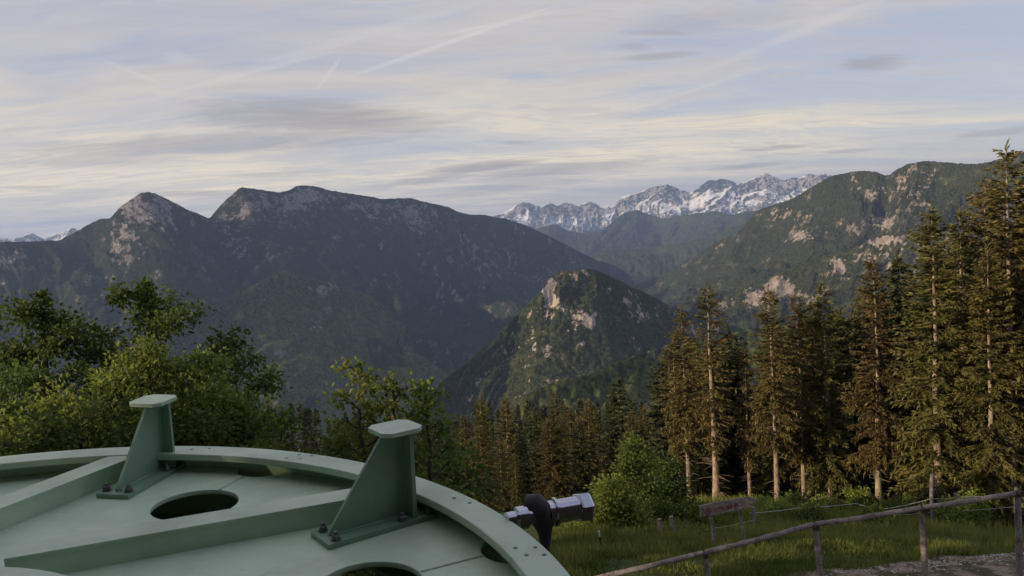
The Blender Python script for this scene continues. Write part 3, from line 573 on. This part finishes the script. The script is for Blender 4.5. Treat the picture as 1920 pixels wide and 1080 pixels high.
for i, (px, py, r, hh, lb) in enumerate([(1612, 922, 42, 1.6, 'leafy weed bush with raised shoots at the foot of the shaded trunks'), (1492, 938, 38, 1.2, 'small broad-leaved weed bush beside the sunlit curved-branch spruce'), (1437, 945, 36, 1.0, 'pale green weed clump close to the wire, right of the arrow board'),
        (1300, 958, 30, 1.3, 'low green shrub at the foot of the arrow signpost'), (1545, 940, 40, .9, 'single tall weed standing in the grass along the forest edge'), (1370, 965, 32, .8, 'weed clump between the legs of the arrow signpost'), (1655, 940, 43, .9, 'low weed clump near the pale lower trunk of the tall brown spruce'), (1575, 950, 38, .9, 'yellowish weed clump just above the wire in the middle of the meadow'), (1462, 952, 34, .8, 'small weed clump in the grass between arrow board and sunlit trunks'), (1700, 938, 40, .9, 'leafy weed clump in the grass before the big needle-clad spruce'),
        (1830, 930, 38, .9, 'weed clump behind the rail close to the far corner post'), (1520, 958, 33, .7, 'low yellow-green weeds in the open meadow above the middle rail'), (1640, 958, 34, .6, 'low weeds in the meadow right behind the longest rail'), (1780, 945, 36, .7, 'low weeds around the foot of the leaning wooden wire post')]):
    p = at(px, py, r); gz = float(zg(p[0], p[1]))
    broadleaf(px, py, r, lb, LEAF_L if i % 2 == 0 else LEAF_M, hh * .45, 130 + i, 12, 3, 16, .12, name='weed_bush', cat='bush', base_frac=.1, power=.4, sig=.12, H=max(.6, p[2] - gz + .1), topn=10)
# unseen spruces added beside the station to throw shade over the wheel
for i, (x, y, hh) in enumerate([(-11.5, -4.2, 15), (-10.6, -2.2, 17), (-12, -.3, 18.5), (-10.8, 1.6, 17), (-11.6, 3.4, 16.5), (-10.4, 5.2, 15.5), (-13.5, -3, 18), (-13.8, .6, 18), (-13.4, 2.6, 18)]):
    tm, cm, H0 = S['full']; k = hh / H0
    o = empty('spruce_tree', (x, y, float(zg(x, y)) - .05), 'unseen spruce added beside the station to shade the wheel', 'tree', 'added shade spruces beside the station', i * 1.3); o.scale = (k * 1.2, k * 1.2, k)
    obj('trunk', tm, o); obj('crown', cm, o)
# ------------------------------------------------------------------ meadow grass
def ground_hit(px, py, rmax=80):
    d = ray(px, py); h = math.hypot(d[0], d[1]); r = np.linspace(10, rmax, 3000); k = r / h
    z = d[2] * k; gz = zg(d[0] * k, d[1] * k); i = int(np.argmax(z < gz)); return d * k[i]
PB = np.array([ground_hit(px, py) for px, py in [(1440, 1096), (1500, 1084), (1560, 1074), (1620, 1068), (1700, 1058), (1760, 1046), (1820, 1044), (1880, 1040), (1930, 1036), (2050, 1030)]])
PAZ = np.arctan2(PB[:, 0], PB[:, 1]); PR = np.hypot(PB[:, 0], PB[:, 1])
def path_r(az): return np.interp(az, PAZ, PR)
rng = np.random.default_rng(77)
def grass_blades(N, r0_, r1_, a0, a1, h0, h1):
    r = r0_ + (r1_ - r0_) * rng.random(N) ** 1.15; a = a0 + (a1 - a0) * rng.random(N)
    x = np.sin(a) * r; y = np.cos(a) * r
    den = fbm(x / 1.1, y / 1.1, 90, 3); keep = rng.random(N) < np.clip(.72 + den * .9, .1, 1)
    pr = path_r(a) + fbm(x * 1.2, y * 1.2, 91, 3) * .7; inside = (r < pr) & (a > PAZ[0])
    keep &= ~(inside & (rng.random(N) < .93))
    r, x, y, den, ins = r[keep], x[keep], y[keep], den[keep], inside[keep]; n = len(r)
    h = (h0 + (h1 - h0) * sstep(r0_, r1_, r)) * rng.uniform(.45, 1.35, n) * (1 + den * .7); h[ins] *= .4
    z = zg(x, y) - .03
    d = np.c_[rng.normal(0, .33, n), rng.normal(0, .33, n), np.ones(n)]
    V, Fq = kites(np.c_[x, y, z], d, h, np.clip(.011 + r * .0005, .012, .05) * rng.uniform(.7, 1.6, n), rng)
    tint = np.clip(.35 + den * .6 + rng.uniform(-.25, .35, n) + .25 * sstep(24, 38, r), 0, 1)
    return V, Fq, np.repeat(tint, 4)
gg = Geo()
for args in ((70000, 17.0, 26, .06, .70, .20, .26), (95000, 23, 48, .03, .70, .26, .58), (9000, 15, 24, -.02, .10, .25, .35)):
    V, Fq, tn = grass_blades(*args); gg.add(V, Fq, tn)
tag(obj('grass', gg.mesh('grass', GRASS)), 'tall meadow grass growing on the slope between rail fence and forest', 'grass', kind='stuff')
# ------------------------------------------------------------------ gravel path
aa = np.linspace(PAZ[0] - .02, PAZ[-1], 160); uu = np.linspace(0, 1, 60)
Aq, Uq = np.meshgrid(aa, uu); rb = path_r(Aq) + fbm(Aq * 30, Aq * 0, 95, 4) * .5 + .35
Rq = 10 + (rb - 10) * Uq; Xq = np.sin(Aq) * Rq; Yq = np.cos(Aq) * Rq; Zq = zg(Xq, Yq) + .022 + fbm(Xq * 1.3, Yq * 1.3, 96, 3) * .015
i = np.arange(59)[:, None] * 160 + np.arange(159)[None]
m, t = new_mat("trodden_gravel"); pos = t.node('ShaderNodeNewGeometry').outputs['Position']
a = t.noise(pos, 14, 6, .7); b = t.noise(pos, 1.3, 5, .65); vo = t.node('ShaderNodeTexVoronoi', ins={'Vector': pos, 'Scale': 16.0}).outputs[0]
c = t.mix(t.ss(a, .3, .7), (.17, .13, .10), (.38, .31, .26)); c = t.mix(t.ss(b, .43, .56, 0, .9), c, (.060, .058, .028)); c = t.mix(t.ss(vo, .0, .25, .5, 0), c, (.48, .42, .37))
finish(t, pbsdf(t, c, .95, 0, t.bump(t.math('ADD', a, vo), .04), .1))
tag(obj('path', np_mesh('path', np.stack([Xq, Yq, Zq], -1).reshape(-1, 3), np.stack([i, i + 160, i + 161, i + 1], -1).reshape(-1, 4)[:, ::-1], m, None, True)), kind='structure')
N = 900; az = rng.uniform(PAZ[0], PAZ[-1], N); rr = path_r(az) - np.abs(rng.normal(0, 1.1, N)); px_, py_ = np.sin(az) * rr, np.cos(az) * rr
base = np.array([[1, 0, 0], [0, 1, 0], [-1, 0, 0], [0, -1, 0], [0, 0, 1], [0, 0, -1]], float)
tri = np.array([[0, 1, 4, 4], [1, 2, 4, 4], [2, 3, 4, 4], [3, 0, 4, 4], [1, 0, 5, 5], [2, 1, 5, 5], [3, 2, 5, 5], [0, 3, 5, 5]])
sz = rng.uniform(.015, .05, N); jit = rng.uniform(.6, 1.3, (N, 6, 1))
V = base[None] * jit * sz[:, None, None] * np.array([1.2, 1, .6]) + np.c_[px_, py_, zg(px_, py_) + .02][:, None]
Fq = (tri[None] + np.arange(N)[:, None, None] * 6).reshape(-1, 4)[:, :3]
ST = mat_plain("limestone_pebbles", (.42, .37, .34), .9, .5, 12)
tag(obj('gravel', np_mesh('gravel', V.reshape(-1, 3), Fq, ST)), 'loose pale pebbles scattered along the path', 'gravel', kind='stuff')
# ------------------------------------------------------------------ rail fence
fence = empty('rail_fence', (7, 17.5, -8.5), 'weathered grey wooden rail fence with round posts between gravel path and meadow', 'fence')
def child(o, root):
    o.parent = root; o.matrix_parent_inverse = root.matrix_world.inverted() if False else Matrix.Translation(-root.location); return o
tops = [at(1113, 1089, 18.2), at(1320, 1040, 18.7), at(1527, 987, 19.5), at(1728, 956, 20.3), at(1908, 929, 20.7)]
for k, p in enumerate(tops):
    lean = [.12, .10, .13, .06, .03][k]
    b = np.array([p[0] + lean, p[1], float(zg(p[0], p[1])) - .1]); tp = p + np.array([0, 0, .05]) + (np.array([.0, 0, .06]) if k == 4 else 0)
    mbp = MB().tube([b, b * .5 + tp * .5 + np.array([.008, 0, 0]), tp], [.075, .07, .062], 12)
    child(mbp.build('post', WOOD, fence, True), fence)
    child(MB().lathe([(0, .066), (.035, .07), (.11, .064)], tp - np.array([0, .05, .03]), (.05, -1, -.05), 12).build('log_end', WOOD_D, fence, True), fence)
for p, q in zip(tops, tops[1:]):
    d = q - p; n_ = 12; pts = [p + d * (k / (n_ - 1)) + np.array([0, -.02, .06 + rng.normal(0, .003) - .015 * math.sin(PI * k / (n_ - 1))]) for k in range(n_)]
    pts[0] = pts[0] + d * .012; pts[-1] = pts[-1] - d * .012
    child(MB().tube(pts, [.060 + rng.normal(0, .004) for _ in pts], 14).build('rail', WOOD, fence, True), fence)
# ------------------------------------------------------------------ wire fence
wf = empty('wire_fence', (5, 24, -10), 'thin pasture wire fence with odd wooden posts and a black stake along the forest', 'fence')
BLK = mat_plain("black_plastic_stake", (.015, .014, .014), .5, .2); WHT = mat_plain("white_tape", (.45, .46, .47), .6, .2)
def gz(p): return float(zg(p[0], p[1]))
PTS = []
for (px, py, r, kind) in [(1123, 996, 21.6, 's'), (1236, 973, 24.4, 'w'), (1258, 968, 25.2, 'w'), (1352, 955, 27.0, 'n'), (1412, 950, 30, 'w'), (1605, 930, 35, 'n'), (1747, 889, 36, 'w'), (1792, 925, 37, 'w'), (1905, 914, 38.5, 'w'), (2040, 900, 39, 'w')]:
    p = at(px, py, r); b = np.array([p[0] + .06, p[1], gz(p) - .1]); PTS.append((p, b))
    if kind == 's':
        s_ = child(MB().tube([b, p], [.022, .018], 8).build('stake', BLK, wf, True), wf)
        o = MB().tube([p - (p - b) * .22, p + (p - b) * .01], .024, 8).build('stake_head', WHT, s_, True); o.matrix_parent_inverse = Matrix.Translation(-wf.location)
        o.matrix_parent_inverse = Matrix.Identity(4)
    elif kind == 'w': child(MB().tube([b, b * .4 + p * .6 + np.array([rng.normal(0, .03), 0, 0]), p], [.085, .075, .065], 9).build('post', WOOD, wf, True), wf)
def wire(pts, rad, mat, sag=.05):
    P_ = [Vector(p) for p in pts]; out = []
    for a_, b_ in zip(P_, P_[1:]):
        for k in range(8):
            u_ = k / 8; out.append(a_.lerp(b_, u_) - Vector((0, 0, sag * 4 * u_ * (1 - u_))))
    out.append(P_[-1]); return child(MB().tube(out, rad, 5).build('wire', mat, wf), wf)
W1 = [at(*v) for v in [(1130, 1042, 21.6), (1239, 1006, 24.4), (1262, 1000, 25.2), (1340, 990, 27.0), (1416, 974, 30)]]
wire(W1, .008, WHT, .03)
wire([at(*v) for v in [(1405, 962, 30), (1500, 952, 33), (1604, 944, 35), (1660, 954, 35.5), (1747, 935, 36), (1792, 932, 37), (1905, 926, 38.5), (2040, 915, 39)]], .011, WHT, .03)
wire([at(*v) for v in [(1560, 975, 34.5), (1660, 966, 35.5), (1747, 960, 36), (1905, 950, 38.5), (2040, 940, 39)]], .007, WHT, .03)
# ------------------------------------------------------------------ arrow signpost
sp_ = empty('arrow_signpost', (5.2, 21.5, -9.1), 'grey wooden arrow board with faded red lettering on two legs behind the rail fence', 'sign')
RED = mat_plain("faded_red_paint", (.20, .045, .045), .8, .3)
q0, q1 = at(1311, 959, 22.0), at(1419, 938, 22.7); ex = q1 - q0; Ls = np.linalg.norm(ex); ex /= Ls; ey = np.cross([0, 0, 1.], ex); ey /= np.linalg.norm(ey); ez = np.cross(ex, ey)
fr = lambda x, y, z: Vector(q0 + ex * x + ez * y + ey * z - np.array([5.2, 21.5, -9.1]))
hb = .165
poly = [(0, -hb * .95), (Ls * .25, -hb), (Ls * .5, -hb * .96), (Ls * .80, -hb), (Ls * .88, -hb * .75), (Ls * .99, -.02), (Ls, .015), (Ls * .97, .04), (Ls * .86, hb * .9), (Ls * .6, hb * .97), (Ls * .3, hb), (.01, hb * .92), (.03, 0)]
MB().prism(poly, -.02, .02, fr).build('arrow_board', WOOD, sp_)
for (px, py, rr_, f_) in [(1334, 962, 22.2, .06), (1388, 948, 22.6, .09)]:
    p = at(px, py, rr_) + ey * .07; b = np.array([p[0] + .13, p[1], gz(p) - .15]); off = np.array([5.2, 21.5, -9.1])
    MB().tube([b - off, (b + p) / 2 - off, p - off], [.055, .05, .05], 9).build('leg', WOOD, sp_, True)
lt = MB(); rx = .10
for word in (4, 5, 3, 2):
    for k in range(word):
        h_ = .055 * rs.uniform(.8, 1.2); y0 = -.02 + rs.uniform(-.015, .015); ww = rs.uniform(.035, .05)
        for (a_, b_) in rs.sample([((0, 0), (0, 1)), ((0, 1), (1, 1)), ((1, 1), (1, 0)), ((0, .5), (1, .5)), ((0, 0), (1, 0)), ((0, 1), (1, 0))], 3):
            pa, pb = fr(rx + a_[0] * ww, y0 + (a_[1] - .5) * h_ * 2, -.0215), fr(rx + b_[0] * ww, y0 + (b_[1] - .5) * h_ * 2, -.0215)
            lt.tube([pa, pb], .0075, 4)
        rx += ww + .022
    rx += .045
lt.build('lettering', RED, sp_)
# ------------------------------------------------------------------ steel wheel
def steel(name, col, wear=.25):
    m, t = new_mat(name); p = t.node('ShaderNodeTexCoord').outputs['Object']
    n = t.noise(p, 60, 5, .7); n2 = t.noise(p, 3.0, 6, .65); n3 = t.noise(p, 260, 2)
    c = t.mix(t.ss(n2, .38, .66, 0, .6), col, tuple(v * .66 for v in col))
    n5 = t.noise(p, 11, 6, .7, 1.2); c = t.mix(t.ss(n5, .60, .72, 0, .5), c, (col[0] * .62, col[1] * .5, col[2] * .45)); c = t.mix(t.ss(n, .52, .74, 0, wear), c, (col[0] * 1.25, col[1] * 1.05, col[2] * 1.12))
    c = t.mix(t.ss(n3, .60, .75, 0, .3), c, tuple(v * .6 for v in col))
    n6 = t.noise(p, 75, 3, .6); c = t.mix(t.ss(t.math('ADD', n6, t.math('MULTIPLY', n2, .5)), .99, 1.03, 0, .75), c, (.10, .06, .04))
    finish(t, pbsdf(t, c, t.ss(n2, .3, .7, .32, .5), 0, t.bump(n, .0012, .5), .5)); return m
GREEN = steel("pale_green_enamel", (.46, .60, .455)); GREEN_SHADED = steel("shaded_green_enamel", (.22, .345, .25)); GREEN_FLOOR_LIT = steel("lit_floor_green_enamel", (.57, .73, .57)); GREEN_CAP_LIT = steel("lit_cap_green_enamel", (.56, .69, .54))  # same enamel, with shade in the bracket colour, skylight in floor and cap colours
BOLT = mat_plain("dark_bolt_steel", (.17, .155, .17), .5, .3, 30, 0, .6)
cw = np.array([-1.5379, 1.6466, -.8969]); nn = np.array([math.tan(math.radians(2)), math.tan(math.radians(-1.7)), 1.]); nn /= np.linalg.norm(nn)
e1 = np.array([1, 0, -nn[0] / nn[2]]); e1 /= np.linalg.norm(e1); e2 = np.cross(nn, e1)
wheel = empty('steel_wheel', (0, 0, 0), 'big pale green steel wheel lying flat, with rim flange, spokes and round holes', 'wheel')
Mw = Matrix.Identity(4)
for i in range(3): Mw[i][0] = e1[i]; Mw[i][1] = e2[i]; Mw[i][2] = nn[i]; Mw[i][3] = cw[i]
wheel.matrix_world = Mw
def plate(name, loops, z, th, mat, parent, bev=.0):
    cu = bpy.data.curves.new(name, 'CURVE'); cu.dimensions = '2D'; cu.fill_mode = 'BOTH'; cu.extrude = th / 2 - bev; cu.bevel_depth = bev; cu.bevel_resolution = 1; cu.offset = -bev
    for lp in loops:
        s = cu.splines.new('POLY'); s.points.add(len(lp) - 1); s.use_cyclic_u = True
        for pt, (x, y) in zip(s.points, lp): pt.co = (x, y, 0, 1)
    tmp = bpy.data.objects.new(name, cu); COL.objects.link(tmp)
    me = bpy.data.meshes.new_from_object(tmp.evaluated_get(bpy.context.evaluated_depsgraph_get())); bpy.data.objects.remove(tmp); bpy.data.curves.remove(cu)
    me.transform(Matrix.Translation((0, 0, z - th / 2))); me.materials.clear(); me.materials.append(mat); me.name = name
    return obj(name, me, parent)
def circ(cx, cy, R, n=48): return [(cx + R * math.cos(2 * PI * k / n), cy + R * math.sin(2 * PI * k / n)) for k in range(n)]
def pol(r, deg): return (r * math.cos(math.radians(deg)), r * math.sin(math.radians(deg)))
RO_, RI_ = 1.713, 1.600; DF = .082
bh = []
for a in range(0, 360, 45):
    for (r, d) in [(1.688, 67.2), (1.635, 67.9), (1.692, 65.3), (1.645, 65.9), (1.668, 38.6), (1.683, 36.2)]: bh.append(circ(*pol(r, d + a), .0065, 10))
plate('rim_flange', [circ(0, 0, RO_, 256), circ(0, 0, RI_, 256)] + bh, 0, .026, GREEN, wheel, .003)
fl = []
for k in range(1440):
    d = k * .25; r = 1.690
    for c_ in [28.5 + 45 * q for q in range(8)]:
        dd = math.radians((d - c_ + 180) % 360 - 180); rc, ra = 1.712, .105
        disc = ra * ra - (rc * math.sin(dd)) ** 2
        if disc > 0 and abs(dd) < .2: r = min(r, rc * math.cos(dd) - math.sqrt(disc))
    fl.append(pol(r, d))
plate('floor_plate', [fl] + [circ(*pol(1.30 if q else 1.245, 28.6 + 45.8 * q), .15, 72) for q in range(-3, 2)] + [circ(*pol(1.28, 28.5 + 45 * q), .15, 64) for q in (2, 3, 4)], -DF, .018, GREEN_FLOOR_LIT, wheel, .002)
mbw = MB()
def ring(mb, r0_, r1_, z0, z1, seg=256):
    pr = [(r0_, z0), (r1_, z0), (r1_, z1), (r0_, z1)]
    rg = [[mb.b.verts.new((r * math.cos(2 * PI * k / seg), r * math.sin(2 * PI * k / seg), z)) for k in range(seg)] for r, z in pr]
    for q in range(4):
        A, B = rg[q], rg[(q + 1) % 4]
        for k in range(seg): mb.b.faces.new((A[k], A[(k + 1) % seg], B[(k + 1) % seg], B[k]))
ring(mbw, 1.692, 1.708, -.30, -.027); mbw.build('rim_wall', GREEN, wheel, True)
mbw = MB(); ring(mbw, 1.52, 1.6915, -.30, -.285); mbw.build('lower_flange', GREEN_SHADED, wheel)
# eight tangential spokes
for q in range(8):
    dr = math.radians(24.5 + 45 * q); ux, uy = math.cos(dr), math.sin(dr); nx, ny = -uy, ux; s0 = .30
    def pt(s, o_): return (ux * s + nx * o_, uy * s + ny * o_)
    oa, ob = .570, .672; sa, sb = math.sqrt(1.597 ** 2 - oa ** 2), math.sqrt(1.597 ** 2 - ob ** 2)
    mb = MB(); mb.prism([pt(s0, oa), pt(sa, oa), pt((sa + sb) / 2 + .0015, (oa + ob) / 2), pt(sb, ob), pt(s0, ob)], -.0115, -.003); mb.prism([pt(s0, oa + .006), pt(sa - .02, oa + .006), pt(sb - .02, ob - .006), pt(s0, ob - .006)], -DF - .0, -.0115)
    mb.build('spoke', GREEN, wheel)
MB().lathe([(-.5, .30), (-.15, .32), (-.08, .60), (-.005, .60), (.0, .40), (.08, .22), (.10, .22)], (0, 0, 0), (0, 0, 1), 64).build('hub', GREEN, wheel, True)
MB().lathe([(-8.2, .28), (-.5, .28)], (0, 0, 0), (0, 0, 1), 40).build('axle', GREEN_SHADED, wheel, True)
def bracket(o2, ang, L=.40, Wb=.066, top=.245, off=0):
    a = math.radians(ang); ux, uy = math.cos(a), math.sin(a)
    f3 = lambda x, y, z: Vector((o2[0] + ux * x - uy * y, o2[1] + uy * x + ux * y, z))
    zb = -DF + .0015; mb = MB()
    mb.prism([(0, -Wb), (L, -Wb), (L, Wb), (0, Wb)], zb, zb + .016, f3)
    b = zb + .0165; th = .006
    f_side = lambda x, z, y: f3(x, y, z)
    mb.prism([(.03, b), (.313, b), (.313, top - .0145), (.238, top - .0145), (.03, b + .010)], -th, th, f_side)
    f_front = lambda y, z, x: f3(x, y, z)
    mb.prism([(-.056, b), (.056, b), (.046, top - .0145), (-.046, top - .0145)], .3135, .328, f_front)
    for sy in (-1, 1):
        ws = [f3(.04 + .27 * k / 24, sy * (th + .001 + .0012 * rng.random()), b + .001) for k in range(25)]; mb.tube(ws, [.0038 + .0014 * rng.random() for _ in ws], 6)
        wv = [f3(.3125, sy * (th + .001), b + (top - .03 - b) * k / 24) for k in range(25)]; mb.tube(wv, [.0032 + .0014 * rng.random() for _ in wv], 6)
    br = mb.build('bracket', GREEN_SHADED, wheel)
    c_ = .026; cx0, cx1, cw_ = .210, .363, .071
    MB().prism([(cx0 + c_, -cw_), (cx1 - c_, -cw_), (cx1, -cw_ + c_), (cx1, cw_ - c_), (cx1 - c_, cw_), (cx0 + c_, cw_), (cx0, cw_ - c_), (cx0, -cw_ + c_)], top - .014, top, f3).build('cap_plate', GREEN_CAP_LIT, br)
    for (x, y) in [(.035, .046), (.035, -.046), (.275, -.048), (.378, -.045), (.378, .045), (.275, .050)]:
        if x == .275 and y > 0: continue
        mb = MB(); h0 = f3(x, y, b)
        mb.lathe([(0, .017), (.003, .017)], h0, (0, 0, 1), 16); mb.lathe([(.003, .0135), (.016, .0135), (.018, .011)], h0, (0, 0, 1), 6); mb.lathe([(.018, .0075), (.028, .0075), (.029, .006)], h0, (0, 0, 1), 10)
        mb.build('bolt', BOLT, br)
for (r0_, r1_, dg) in [(1.452, 1.606, 74.4), (1.0, 1.145, 74.4), (.7, 1.09, 28.6), (1.40, 1.6, 28.6)]:
    MB().tube([Vector((*pol(r0_ + (r1_ - r0_) * k / 20, dg), -DF + .0005)) for k in range(21)], [.0034 + .0012 * rng.random() for _ in range(21)], 6).build('weld_seam', GREEN, wheel)
bracket((.885, .885), 37.5); bracket((.015, 1.325), 79.5, top=.225)
# hose with chrome coupling hanging over the rim
CHR = mat_plain("chrome", (.56, .58, .64), .16, .12, 8, 0, 1.0); RUB = mat_plain("dark_rubber", (.045, .040, .046), .6, .3, 14, .004)
hz = empty('hydraulic_hose', (0, 0, 0), 'dark rubber hose end with chrome screw coupling sticking out past the wheel rim', 'hose')
def hp(px, py, r): return at(px, py, r)
A0, A1 = hp(950, 976, 2.50), hp(1106, 948, 2.62); axd = A1 - A0; LA = np.linalg.norm(axd); axd /= LA; sc_ = 2.55 / F * np.hypot(1, 0)
k1 = lambda px: (px - 950) / 156 * LA
R_ = lambda pxw: pxw / 2 * 2.62 / F * .97
MB().lathe([(k1(950), R_(30)), (k1(966), R_(30)), (k1(967), R_(44)), (k1(985), R_(44)), (k1(986), R_(34)), (k1(1024), R_(34))], A0, axd, 40).build('connector', CHR, hz, True)
MB().lathe([(k1(1024), R_(44)), (k1(1027), R_(46)), (k1(1034), R_(46)), (k1(1035), R_(56)), (k1(1040), R_(56)), (k1(1041), R_(46)), (k1(1080), R_(46)), (k1(1081), R_(46))], A0, axd, 40).build('sleeve', CHR, hz, True)
MB().lathe([(k1(1081), R_(56)), (k1(1084), R_(60)), (k1(1100), R_(60)), (k1(1104), R_(52)), (k1(1106), R_(38))], A0, axd, 6).build('hex_nut', CHR, hz)
MB().tube([hp(985, 938, 2.56), hp(1000, 942, 2.55), hp(1012, 958, 2.545), hp(1020, 982, 2.54), hp(1022, 1004, 2.535), hp(1023, 1026, 2.53), hp(1026, 1060, 2.5), hp(1030, 1110, 2.46)], [R_(24), R_(42), R_(50), R_(42), R_(26), R_(17), R_(15), R_(15)], 18).build('rubber_hose', RUB, hz, True, 80)
# unseen station building added behind the camera, sized to block sky light
DW = mat_weather("dark_station_timber", (.05, .035, .028), (.10, .075, .055)); RT = mat_plain("roof_sheet", (.10, .085, .08), .7, .3)
st = empty('added_station_building', (0, -5, -8.5), 'unseen dark timber station building added behind the viewpoint to block sky light', 'building')
child(MB().box((0, -5.2, -2.1), (24, 8, 13)).build('wall', DW, st), st)
fr2 = lambda x, y, z: Vector((x, z, y))
child(MB().prism([(-13, 4.1), (0, 7.6), (13, 4.1), (13, 4.4), (0, 7.9), (-13, 4.4)], -9.8, -1.1, fr2).build('roof', RT, st), st)
child(MB().prism([(-11.9, 4.402), (11.9, 4.402), (0, 7.58)], -9.19, -1.21, fr2).build('gable', DW, st), st)
# ------------------------------------------------------------------ haze
bpy.context.view_layer.update()
lo, hi = 1e9, -1e9
for o in sc.objects:
    if o.type == 'MESH':
        for c_ in o.bound_box:
            z = (o.matrix_world @ Vector(c_)).z; lo = min(lo, z); hi = max(hi, z)
m, t = new_mat("mountain_haze")
pvn = t.node('ShaderNodeVolumePrincipled'); pvn.inputs['Color'].default_value = (.44, .60, 1.0, 1); pvn.inputs['Density'].default_value = 3.7e-5; pvn.inputs['Anisotropy'].default_value = .2
finish(t, None, pvn.outputs[0])
tag(MB().box((0, 0, (lo - 1 + hi + 15) / 2), (58000, 58000, hi + 15 - lo + 1)).build('haze', m), 'thin bluish morning haze between the mountains', 'haze', kind='stuff')
